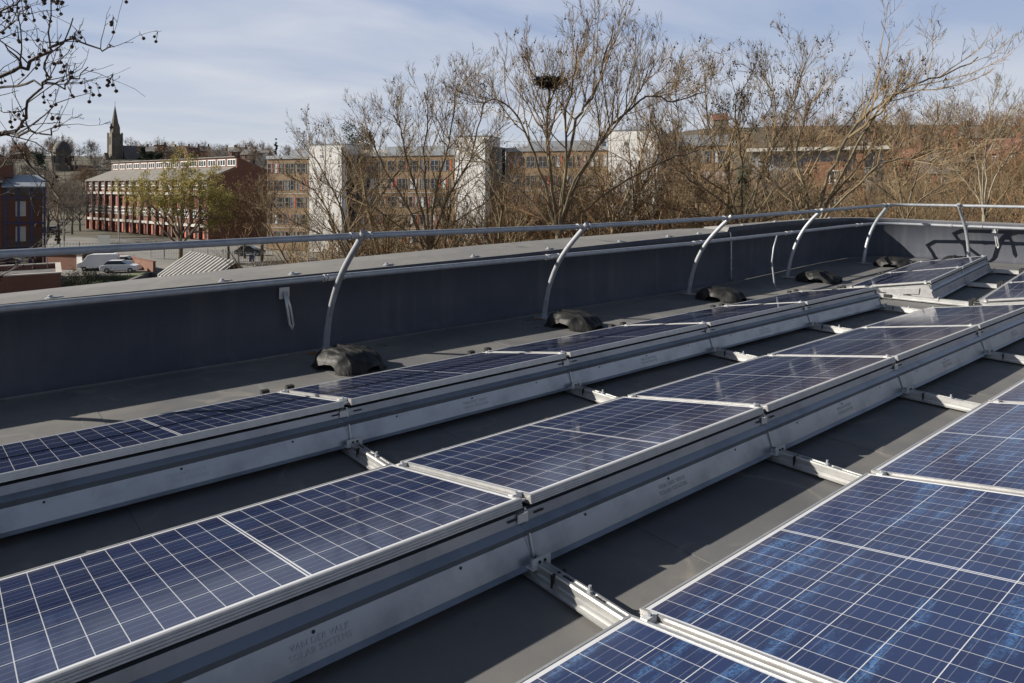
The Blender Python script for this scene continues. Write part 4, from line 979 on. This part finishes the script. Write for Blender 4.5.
class Grower:
    def __init__(s, seed, wander=.16, trop=.10, kids_=(5, 5, 4), ratio=.55, ang=(30, 65), seeds=0.0, fine=1.0, minr=.004, droop=0):
        s.r = random.Random(seed); s.trunk = MB(); s.crown = MB(); s.seeds = MB(); s.tips = []; s.wander, s.trop, s.kids, s.ratio, s.ang, s.sd, s.fine, s.minr = wander, trop, kids_, ratio, ang, seeds, fine, minr
    def side(s, d):
        a = s.r.uniform(*s.ang) * math.pi / 180; o = d.orthogonal().normalized(); o.rotate(Matrix.Rotation(s.r.uniform(0, 6.283), 3, d)); return (d * math.cos(a) + o * math.sin(a)).normalized()
    def path(s, P, rads, level, L):
        """draw a branch given as points and put its children on it"""
        n = 7 if rads[0] > .08 else 5 if rads[0] > .03 else 4 if rads[0] > .012 else 3
        (s.trunk if level <= 0 else s.crown).tube(P, rads, n)
        if level >= len(s.kids):
            s.tips.append(P[-1])
            if s.sd and s.r.random() < s.sd:
                for q in range(s.r.choice((1, 1, 2, 3))):
                    b = P[-1] + Vector((s.r.uniform(-.06, .06), s.r.uniform(-.06, .06), s.r.uniform(-.22, -.04))); s.seeds.ball(b, s.r.uniform(.019, .029)); s.seeds.tube([P[-1], b], .004, 3)
            return
        nk = s.kids[level]; nk = max(1, int(round(nk * s.r.uniform(.75, 1.25))))
        for k in range(nk):
            t = s.r.uniform(.22, .97) if level > 0 else s.r.uniform(.30, .98)
            i = t * (len(P) - 1); a = min(int(i), len(P) - 2); p = P[a].lerp(P[a + 1], i - a); r0 = rads[a] * (1 - (i - a)) + rads[a + 1] * (i - a)
            d = (P[a + 1] - P[a]).normalized(); dd = s.side(d)
            if dd.z < -.35: dd.z *= -.4; dd.normalize()
            s.branch(p, dd, L * s.ratio * (1.1 - .55 * t) * s.r.uniform(.7, 1.3), max(s.minr, r0 * s.r.uniform(.5, .72)), level + 1)
    def branch(s, p, d, L, r, level):
        n = 5 if level <= 1 else 4 if level == 2 else 3
        P = [p]; rads = [r]; st = L / n; d = d.copy()
        for i in range(n):
            d = d + Vector((s.r.gauss(0, s.wander), s.r.gauss(0, s.wander), s.r.gauss(0, s.wander) + s.trop)); d.normalize()
            P.append(P[-1] + d * st); rads.append(max(s.minr * .7, r * (1 - .72 * (i + 1) / n)))
        s.path(P, rads, level, L)
    def limb(s, P, r0, r1, level=0):
        P = catmull(P, 4); L = sum((P[i + 1] - P[i]).length for i in range(len(P) - 1)); n = len(P)
        P = [P[0]] + [q + Vector((s.r.gauss(0, 1), s.r.gauss(0, 1), s.r.gauss(0, 1))) * min(.03, .004 * L) for q in P[1:-1]] + [P[-1]]
        s.path(P, [r0 + (r1 - r0) * (i / (n - 1)) ** .8 for i in range(n)], level, L)
    def done(s, name, label, cat, group, mats, loc=(0, 0, 0), extra=None, shift=True):
        loc = Vector(loc); t = thing(name, label, cat, loc, 0, group)
        for mb, nm, mm_ in ((s.trunk, "trunk", mats[0]), (s.crown, "crown", mats[1]), (s.seeds, "seed_balls", M['seed'])):
            if mb.v:
                if shift: mb.v = [(a - loc.x, b - loc.y, c - loc.z) for a, b, c in mb.v]
                o = mb.build(nm, mm_, t)
                if nm == 'seed_balls': o['kind'] = 'stuff'
        KIDS[t.name] = kids(t); return t
def px(u, v, d): 
    p = at(u, d, 0); p.z = zat(v, d); return p
def planetree(seed, name, label, d, base_u, fork, limbs, kids_=(14, 8, 6), r=.072, sd=.03, mats=('bark', 'twig'), dj=1.8, minr=.0055, ratio=.42, group="bare trees close behind the parapet", cat="tree"):
    G = Grower(seed, kids_=kids_, seeds=sd, minr=minr, ratio=ratio, trop=.13, ang=(22, 54), wander=.11)
    rr_ = random.Random(seed); f = px(fork[0], fork[1], d); b = at(base_u, d, 0); b.z = ground_h(b.x, b.y) - .3
    m_ = b.lerp(f, .5) + Vector((.2, .1, 0)); P = catmull([b, m_, f], 5); n = len(P)
    G.trunk.tube(P, [r * 2.0 + (r * 1.25 - r * 2.0) * i / (n - 1) for i in range(n)], 10)
    for L in limbs:
        k = L[2] if len(L) == 3 and isinstance(L[2], float) else rr_.uniform(-dj, dj); Q = [f + Vector((0, 0, -.05))]
        w = r * (L[1] if isinstance(L[1], float) else 1.0) * .9; pts = L[0] if isinstance(L[1], float) else L
        for i, (u, v) in enumerate(pts): Q.append(px(u, v, d + k * (i + 1) / len(pts)))
        G.limb(Q, w, .018)
    return G.done(name, label, cat, group, (M[mats[0]], M[mats[1]]), b)
planetree(3, "plane_tree", "tall bare tree holding a dark nest high in its branches", 22, 560, (558, 235), [
    ([(552, 190), (547, 140), (548, 92), (540, 82), (524, 56)], 1.0, 0.0), ([(552, 180), (548, 130), (550, 90), (560, 90)], .7, -.3), ([(564, 180), (576, 120), (592, 98), (604, 60), (613, 26)], 1.1), ([(580, 175), (612, 128), (648, 96), (672, 102), (705, 92)], .9),
    ([(540, 170), (520, 120), (498, 100), (482, 106)], .8), ([(590, 205), (630, 178), (668, 160), (700, 150)], .7), ([(530, 200), (490, 165), (465, 150)], .6), ([(566, 170), (566, 110), (574, 80), (578, 42)], .8), ([(575, 180), (620, 120), (640, 90), (648, 70)], .7), ([(548, 200), (575, 185), (610, 190)], .5)])
planetree(4, "plane_tree", "bare tree in front of the flats, left of the nest tree", 26, 432, (430, 250), [
    ([(420, 205), (408, 165), (402, 135), (394, 115)], .9), ([(434, 200), (444, 160), (452, 125), (457, 86)], .9), ([(412, 215), (385, 170), (372, 140), (366, 128)], .7), ([(444, 205), (470, 160), (480, 120), (486, 96)], .8), ([(426, 190), (425, 150), (428, 112), (424, 92)], .7), ([(405, 230), (370, 205), (345, 190)], .6), ([(450, 225), (490, 200), (515, 180)], .6)], r=.068)
planetree(5, "plane_tree", "dark sprawling bare tree in front of the left white stair tower", 27, 352, (352, 262), [
    ([(335, 225), (318, 195), (300, 182), (280, 168)], .8), ([(345, 220), (330, 185), (316, 160), (306, 150)], .7), ([(365, 225), (385, 190), (402, 165), (412, 150)], .8), ([(330, 240), (300, 225), (276, 215), (262, 205)], .6), ([(356, 215), (362, 180), (358, 150)], .6), ([(372, 238), (410, 215), (440, 205)], .6), ([(340, 205), (350, 170), (341, 148)], .5)], r=.068, sd=.06)
planetree(6, "plane_tree", "large bare tree right of the nest tree with upswept limbs and many seed balls", 24, 742, (742, 240), [
    ([(752, 206), (766, 156), (784, 124), (798, 87), (806, 62)], 1.0), ([(735, 206), (722, 156), (708, 122), (704, 77)], .9), ([(760, 211), (795, 161), (828, 144), (862, 104)], .9), ([(728, 206), (690, 181), (668, 157), (655, 127)], .8), ([(742, 196), (742, 162), (736, 117), (738, 92)], .8), ([(765, 221), (810, 206), (850, 188)], .6), ([(720, 221), (680, 211), (640, 201)], .6), ([(748, 206), (770, 152), (776, 102), (760, 72)], .7)], sd=.2)
planetree(7, "plane_tree", "bare tree with one long limb leaning far out to the right", 20, 812, (812, 236), [
    ([(826, 185), (846, 140), (870, 112), (902, 90), (940, 76), (978, 57)], 1.1), ([(834, 190), (866, 130), (884, 108), (892, 98), (898, 86)], .9), ([(806, 195), (797, 155), (803, 125), (812, 100)], .8), ([(836, 205), (880, 165), (920, 160), (950, 175)], .7), ([(796, 205), (770, 180), (752, 165)], .6), ([(830, 200), (860, 165), (872, 145)], .6)], r=.068)
planetree(8, "plane_tree", "bare tree between the nest tree and its right-hand neighbour", 27, 655, (655, 245), [
    ([(648, 211), (640, 166), (646, 142), (652, 112)], .9), ([(662, 211), (672, 156), (678, 122), (674, 77)], .9), ([(672, 211), (706, 181), (728, 157), (736, 132)], .8), ([(640, 216), (612, 196), (598, 166)], .7), ([(655, 206), (655, 166), (664, 142)], .7), ([(670, 228), (710, 211), (745, 206)], .6)], r=.068)
planetree(9, "birch_tree", "pale-barked bare tree standing beyond the sunlit end wall", 34, 984, (984, 215), [
    ([(980, 180), (974, 150), (962, 128), (956, 108)], .9), ([(986, 180), (985, 150), (990, 120), (988, 96)], .9), ([(992, 185), (1010, 155), (1024, 140), (1044, 128)], .8), ([(976, 195), (955, 170), (935, 155)], .7), ([(984, 170), (1000, 130), (1012, 104)], .6)], r=.068, sd=0, mats=('palebark', 'paletwig'), group="bare trees close behind the parapet")
planetree(10, "plane_tree", "slim bare tree rising behind the bend of the parapet", 31, 905, (905, 225), [
    ([(900, 190), (892, 150), (884, 120), (890, 95)], .8), ([(912, 190), (926, 150), (936, 120), (940, 100)], .8), ([(895, 200), (865, 175), (850, 150)], .7), ([(915, 205), (950, 180), (968, 165)], .7)], r=.068, sd=.05)
# the near tree at the left, mostly outside the picture
G = Grower(21, kids_=(8, 3, 2), seeds=.24, minr=.004, ratio=.20, trop=.06, wander=.2)
b = at(-420, 9.5, 0); b.z = GZ - .2; f1 = px(-330, 230, 9.5); f2 = px(-260, 60, 9.5)
G.trunk.tube(catmull([b, b.lerp(f1, .5) + Vector((.15, 0, 0)), f1, f2, px(-230, -150, 9.5)], 4), [.34 - .013 * i for i in range(17)], 10)
for st, L, r in ((f2, [(-120, 110), (0, 78), (29, 63), (53, 47), (73, 38), (97, 48), (114, 47)], .05), (f1, [(-150, 160), (-40, 136), (0, 133), (26, 133), (44, 132), (63, 124)], .05), (f2, [(-130, 100), (0, 86), (41, 85), (67, 85), (88, 67)], .035),
                 (f1, [(-60, 160), (12, 132), (29, 111), (44, 82), (48, 64), (73, 18)], .04), (f1, [(-100, 175), (5, 152), (32, 167), (62, 200), (78, 216)], .028), (f2, [(-120, 30), (-30, 20), (10, 8), (30, -10)], .04), (f2, [(-100, 60), (-20, 40), (16, 22), (26, 2)], .03), (f1, [(-140, 220), (-40, 200), (-5, 170), (20, 150)], .03),
                 (f1, [(-160, 280), (-60, 270), (0, 262), (40, 250), (52, 236)], .022), (f1, [(-160, 300), (-60, 290), (-8, 278), (30, 262)], .02)):
    G.limb([st] + [px(u, v, 9.5 - 1.0 * (i / len(L))) for i, (u, v) in enumerate(L)], r * .8, .007)
G.done("plane_tree", "dark bare branches with round seed balls reaching in from the left edge", "tree", "bare trees close behind the parapet", (M['darkbark'], M['darkbark']), b)
# nest
ns = MB(); rn = random.Random(2); c0_ = px(548, 80, 21.75)
for i in range(420):
    a = rn.uniform(0, 6.283); rr0 = .36 * math.sqrt(rn.uniform(.08, 1)); z = rn.uniform(-.16, .10) * (1.1 - rr0); p = c0_ + Vector((rr0 * math.cos(a), rr0 * math.sin(a), z - .12 + rr0 * .35))
    d = Vector((-math.sin(a) + rn.gauss(0, .5), math.cos(a) + rn.gauss(0, .5), rn.gauss(0, .25))).normalized() * rn.uniform(.12, .32); ns.tube([p - d, p + Vector((0, 0, rn.gauss(0, .02))), p + d], .011, 3)
tag(ns.build("bird_nest", M['nest']), "dark round nest of sticks in the fork of the tall bare tree", "nest")

# distant bare trees: a few shapes, copied over the hillside
def wood_proto(seed, H, sp, kids_, mats, minr, name="bare_tree"):
    G = Grower(seed, kids_=kids_, minr=minr, ratio=.52, trop=.10, wander=.14, ang=(25, 60)); r = random.Random(seed)
    G.trunk.tube([(0, 0, -1), (.1, 0, H * .15), (.0, .1, H * .32)], [H * .022, H * .018, H * .014], 7)
    for k in range(6):
        a = k * 1.05 + r.uniform(-.3, .3); G.branch(Vector((0, .1, H * r.uniform(.2, .33))), Vector((math.cos(a) * sp, math.sin(a) * sp, 1)).normalized(), H * r.uniform(.55, .72), H * .009, 1)
    G.branch(Vector((0, .1, H * .32)), Vector((0, 0, 1)), H * .66, H * .01, 1)
    return G.done(name, "x", "tree", "bare trees on the wooded hillside", (mats[0], mats[1]), shift=False)
WP = [wood_proto(31, 14, .75, (0, 8, 6, 5), (M['darkbark'], M['fartwig']), .022), wood_proto(32, 16, .55, (0, 8, 6, 5), (M['bark'], M['rusttwig']), .022), wood_proto(33, 12, .9, (0, 8, 6, 5), (M['bark'], M['fartwig2']), .022), wood_proto(34, 14, .7, (0, 9, 6, 5), (M['darkbark'], M['rusttwig']), .022),
      wood_proto(41, 14, .75, (0, 9, 7, 5), (M['bark'], M['rusttwig']), .0075), wood_proto(42, 15, .55, (0, 9, 7, 5), (M['bark'], M['twig']), .0075), wood_proto(43, 13, .95, (0, 9, 7, 5), (M['darkbark'], M['olivetwig']), .0075)]
wd = ["dark brown bare tree", "tall rusty-brown bare tree", "spreading grey-brown bare tree", "rusty bushy bare tree", "fine-twigged brown bare tree", "slim golden-twigged bare tree", "spreading olive-brown bare tree"]
rw = random.Random(77); usedw = [False] * 7
def plant(u, d, k, label, s=1.0, group="bare trees on the wooded hillside"):
    p = at(u, d, 0); z = ground_h(p.x, p.y) - .1; T = WP[k]; rz_ = rw.uniform(0, 6.28)
    if not usedw[k]: usedw[k] = True; T.location = (p.x, p.y, z); T.rotation_euler = (0, 0, rz_); T.scale = (s,) * 3; T["label"] = label; T["group"] = group
    else: dup(T, (p.x, p.y, z), rz_, label, group, s * rw.uniform(.95, 1.05))
n = 0
for d0, d1, cnt, u0, u1 in ((185, 230, 26, 0, 330), (235, 300, 34, -30, 330), (310, 400, 30, -30, 360), (410, 470, 24, -20, 380), (480, 560, 22, -20, 420), (190, 300, 10, 420, 760), (320, 480, 12, 380, 800), (490, 600, 12, 400, 1040), (235, 330, 24, 660, 920)):
    for i in range(cnt):
        u = u0 + (u1 - u0) * (i + rw.uniform(.1, .9)) / cnt; d = rw.uniform(d0, d1)
        if 85 < u < 285 and d < 190: continue
        if (46 < u < 80 and 170 < d < 385) or (104 < u < 132 and 300 < d < 480): continue
        k = rw.choice((0, 0, 1, 2, 2, 3)); plant(u, d, k, "%s among many on the far wooded hillside" % wd[k], rw.uniform(.75, 1.15))
for d0, d1, cnt, u0, u1, s0 in ((32, 44, 10, 690, 1000, .72), (48, 62, 15, 680, 1040, .80), (70, 76, 9, 690, 800, .86), (86, 100, 18, 860, 1060, .95), (105, 150, 20, 740, 1070, .9), (155, 230, 19, 760, 1060, 1.0)):
    for i in range(cnt):
        u = u0 + (u1 - u0) * (i + rw.uniform(.1, .9)) / cnt; d = rw.uniform(d0, d1)
        if abs(u - 945) < 26 and 70 < d < 170: continue
        k = rw.choice((4, 5, 6, 6) if d < 66 else (1, 1, 3, 3, 0, 2)); plant(u, d, k, "%s in the thicket behind the right half of the parapet" % wd[k], s0 * rw.uniform(.8, 1.1), "thicket trees behind the parapet on the right")
for u, d, k, s in ((58, 125, 0, 1.0), (64, 132, 2, .9), (48, 140, 0, 1.0), (72, 150, 2, .95), (30, 160, 0, 1.1), (80, 160, 2, .9), (245, 100, 3, .8), (262, 95, 1, .75), (228, 96, 3, .7)):
    plant(u, d, k, "%s in the grounds near the red brick building" % wd[k], s, "bare trees near the red brick building")
# slender young trees and saplings just behind the parapet
for i, (u, d, k, sc_) in enumerate(((395, 30, 1, 0.68), (372, 34, 3, 0.73), (465, 31, 1, 0.75), (505, 33, 3, 0.81), (528, 29, 1, 0.73), (590, 30, 3, 0.81), (612, 33, 1, 0.84), (632, 28, 3, 0.75), (668, 30, 1, 0.81), (700, 28, 3, 0.78), (722, 33, 1, 0.89), (775, 29, 3, 0.81), (800, 34, 1, 0.89), (838, 28, 3, 0.75), (868, 31, 1, 0.84), (890, 36, 3, 0.94), (925, 38, 1, 0.94), (952, 40, 3, 0.91), (1010, 42, 1, 0.97), (318, 36, 3, 0.68), (290, 40, 1, 0.68), (515, 29, 1, .78), (540, 31, 3, .8), (572, 28, 1, .84), (530, 27, 3, .84), (588, 26, 1, .86), (606, 29, 3, .86), (548, 26, 1, .8), (598, 31, 1, .8), (480, 29, 3, .74), (440, 33, 1, .76), (414, 35, 1, .74), (520, 25, 1, .90), (602, 25, 1, .94), (385, 28, 3, .88), (462, 27, 1, .88), (640, 27, 3, .95), (700, 27, 1, .95), (760, 27, 3, .92))):
    plant(u, d, (4, 5, 6)[i % 3], "%s, young, just behind the parapet" % wd[(4, 5, 6)[i % 3]], sc_ * .92, "young trees just behind the parapet")
# budding tree in front of the brick building
G = Grower(50, kids_=(0, 9, 7, 5), minr=.014, ratio=.5, trop=.11, wander=.15, ang=(25, 60)); r = random.Random(4); H = 15.5
G.trunk.tube([(0, 0, -.5), (.1, 0, 2.2), (0, .1, 4)], [.34, .27, .22], 9)
for k in range(9): a = k * .7 + r.uniform(-.3, .3); G.branch(Vector((0, .1, r.uniform(2.4, 4))), Vector((math.cos(a) * 1.1, math.sin(a) * 1.1, 1)).normalized(), H * r.uniform(.5, .66), .13, 1)
G.branch(Vector((0, .1, 4)), Vector((0, 0, 1)), H * .62, .14, 1)
p = at(180, 92, 0); t = G.done("budding_tree", "tree with fresh yellow-green buds in front of the red brick building", "tree", None, (M['bark'], M['fartwig']), (p.x, p.y, ground_h(p.x, p.y)), shift=False)
lf = MB()
for q in G.tips:
    for k in range(11):
        c = q + Vector((r.gauss(0, .16), r.gauss(0, .16), r.gauss(0, .14))); a = Vector((r.gauss(0, 1), r.gauss(0, 1), r.gauss(0, 1))).normalized() * r.uniform(.045, .09); b = a.orthogonal().normalized() * r.uniform(.035, .065); lf.face([c - a, c + b, c + a, c - b])
lf.build("leaf_buds", M['bud'], t)
# evergreens
def evergreen(u, d, H, W_, label, seed, top=None):
    r = random.Random(seed); p = at(u, d, 0); z0 = ground_h(p.x, p.y); 
    if top is not None: H = zat(top, d) - z0
    t = thing("evergreen_tree", label, "tree", (p.x, p.y, z0), 0, "dark evergreens"); q = MB(); q.tube([(0, 0, -.5), (.1, 0, H * .5), (0, 0, H * .9)], [.35, .25, .08], 7); q.build("trunk", M['darkbark'], t)
    q = MB(); cl = [(Vector((r.gauss(0, W_ * .42), r.gauss(0, W_ * .42), H * r.uniform(.35, .95))), r.uniform(.5, 1.1) * W_ * .34) for _ in range(16)]
    for c, s in cl:
        c.x *= (1.25 - c.z / H); c.y *= (1.25 - c.z / H)
        for k in range(170):
            v_ = Vector((r.gauss(0, 1), r.gauss(0, 1), r.gauss(0, .7))).normalized() * s * r.uniform(.55, 1.05); a = Vector((r.gauss(0, 1), r.gauss(0, 1), r.gauss(0, 1))).normalized() * r.uniform(.16, .34); b = a.orthogonal().normalized() * r.uniform(.1, .2); q.face([c + v_ - a, c + v_ + b, c + v_ + a, c + v_ - b])
    q.build("crown", M['ever'], t)
evergreen(142, 380, 10, 4.5, "dark evergreen right of the church on the skyline", 1, 146); evergreen(150, 385, 9, 4, "second dark evergreen right of the church, slightly shorter", 2, 149); evergreen(158, 390, 8, 4, "third and shortest dark evergreen right of the church", 3, 152)
evergreen(352, 170, 14, 8.5, "dark pine rising behind the left of the flats", 4, 122); evergreen(368, 175, 14, 4.5, "lower dark pine behind the flats", 5, 130); evergreen(38, 300, 12, 6, "dark evergreen left of the domed tower", 6, 150)
evergreen(276, 300, 12, 1.6, "slender dark conifer above the flats at left", 7, 136)
evergreen(745, 70, 5, 3, "dark ivy-clad evergreen low among the right-hand trees", 8, 165)
# shrubs
def shrub(u, d, H, W_, label, seed, mats=('paletwig', 'ivy'), leaf=.3):
    r = random.Random(seed); p = at(u, d, 0); t = thing("shrub", label, "shrub", (p.x, p.y, ground_h(p.x, p.y)), 0, "shrubs around the yard"); q = MB(); l = MB()
    for k in range(240):
        a = r.uniform(0, 6.28); e = r.uniform(.25, 1.4); d_ = Vector((math.cos(a) * math.cos(e), math.sin(a) * math.cos(e), math.sin(e))); b = Vector((r.gauss(0, W_ * .3), r.gauss(0, W_ * .3), 0)); L = H * r.uniform(.6, 1.05)
        P = [b, b + d_ * L * .5 + Vector((r.gauss(0, .1), r.gauss(0, .1), .1)), b + d_ * L + Vector((r.gauss(0, .2), r.gauss(0, .2), -.1))]; q.tube(P, [.016, .011, .006], 3)
        for k2 in range(int(leaf * 30)):
            c = P[1].lerp(P[2], r.random()) + Vector((r.gauss(0, .12), r.gauss(0, .12), r.gauss(0, .12))); a_ = Vector((r.gauss(0, 1), r.gauss(0, 1), r.gauss(0, 1))).normalized() * r.uniform(.04, .09); b_ = a_.orthogonal().normalized() * r.uniform(.03, .06); l.face([c - a_, c + b_, c + a_, c - b_])
    q.build("stems", M[mats[0]], t)
    if l.v: l.build("leaves", M[mats[1]], t)
shrub(72, 66, 2.4, 3.0, "tangled olive shrub beside the brick annex", 1); shrub(88, 62, 2.0, 2.6, "lower olive shrub right of the annex corner", 2); shrub(105, 60, 1.6, 2.0, "small shrub in front of the brick edging wall", 3)
shrub(250, 48, 2.8, 3.0, "leafless brown shrub behind the parapet right of the ribbed roof", 4, leaf=.05); shrub(290, 44, 3.6, 3.4, "leafless brown shrub in front of the flats' wall", 5, leaf=.04); shrub(420, 40, 4.0, 4.0, "rust-brown shrub below the flats", 6, ('rusttwig', 'ivy'), .04); shrub(500, 40, 4.2, 4.0, "rust-brown shrub below the nest tree", 7, ('rusttwig', 'ivy'), .04)
shrub(60, 100, 1.2, 4.0, "low dark green hedge shrub on the verge", 8, leaf=.5); shrub(85, 101, 1.2, 4.0, "low dark green hedge shrub on the verge, right one", 9, leaf=.5)

for i, (u, d, H_, W2, lab) in enumerate(((150, 118, 1.4, 3.2, "low clipped shrub near the notice board"), (205, 84, 2.2, 2.6, "olive shrub left of the courtyard railing end"), (225, 78, 2.0, 2.4, "brown shrub in the middle of the yard"), (262, 74, 2.6, 2.8, "olive shrub beside the low red brick wall"), (310, 62, 2.6, 3.0, "brown shrub at the foot of the left flats"), (340, 58, 3.0, 3.2, "olive-brown shrub below the left white stair tower"), (388, 52, 3.2, 3.4, "tall brown shrub in front of the middle flats"), (455, 46, 3.6, 3.4, "tall rusty shrub below the middle white tower"), (545, 44, 4.0, 3.6, "tall olive shrub below the nest tree, right one"), (600, 42, 4.2, 3.8, "tall rusty shrub left of the wide white tower"), (20, 92, 1.5, 4.0, "dark hedge shrub below the blue steel stair"), (135, 70, 1.3, 2.2, "small olive shrub on the lawn edge"), (180, 64, 1.6, 2.2, "shrub hard against the ribbed roof building"))):
    shrub(u, d, H_, W2, lab, 20 + i, ('rusttwig', 'ivy') if i % 2 else ('paletwig', 'ivy'), (.12, .3, .06)[i % 3])
wb_ = thing("wheelie_bin", "blue wheeled bin by the courtyard railing", "bin", (*at(252, 95, 0)[:2], ground_h(*at(252, 95, 0)[:2]) + .04), TR)
part(wb_, "body", 'bluesteel', [((-.3, -.3, .08), (.3, .3, 1.0))], .03); part(wb_, "lid", 'bluesteel', [((-.33, -.36, 1.01), (.33, .34, 1.08))], .02)

shrub(88, 72, 2.3, 2.4, "olive shrub hiding the lower half of the white van", 41, leaf=.3); shrub(112, 72, 1.7, 2.2, "low olive shrub in front of the parked white cars", 42, leaf=.3)
# dead leaves and grit blown into the strip along the parapet
lv_ = MB(); rl = random.Random(9)
for i in range(170):
    x = rl.uniform(-1, 12.5); y = (5.88 - abs(rl.gauss(0, .12))) if rl.random() < .5 else rl.uniform(.2, 5.8)
    if rl.random() < .35 and 1 < x < 13: k = min(posts, key=lambda p: abs(p[0] - x)); x, y = k[0] + rl.gauss(0, .2), k[1] - .3 + rl.gauss(0, .25)
    z = roof_z(x) + .004; a = rl.uniform(0, 6.28); L = rl.uniform(.008, .026); w = L * rl.uniform(.35, .7); c, s_ = math.cos(a), math.sin(a)
    lv_.face([(x - c * L, y - s_ * L, z), (x - s_ * w, y + c * w, z + .004), (x + c * L, y + s_ * L, z + rl.uniform(0, .010)), (x + s_ * w, y - c * w, z + .003)])
M['leaf'] = mat("dead_leaf", (0.16, 0.085, 0.035), 0.9, col2=(0.07, 0.04, 0.02), vscale=3)
tag(lv_.build("fallen_leaves", M['leaf']), "scattered brown dead leaves on the roof membrane along the parapet", "leaves", None, "stuff")
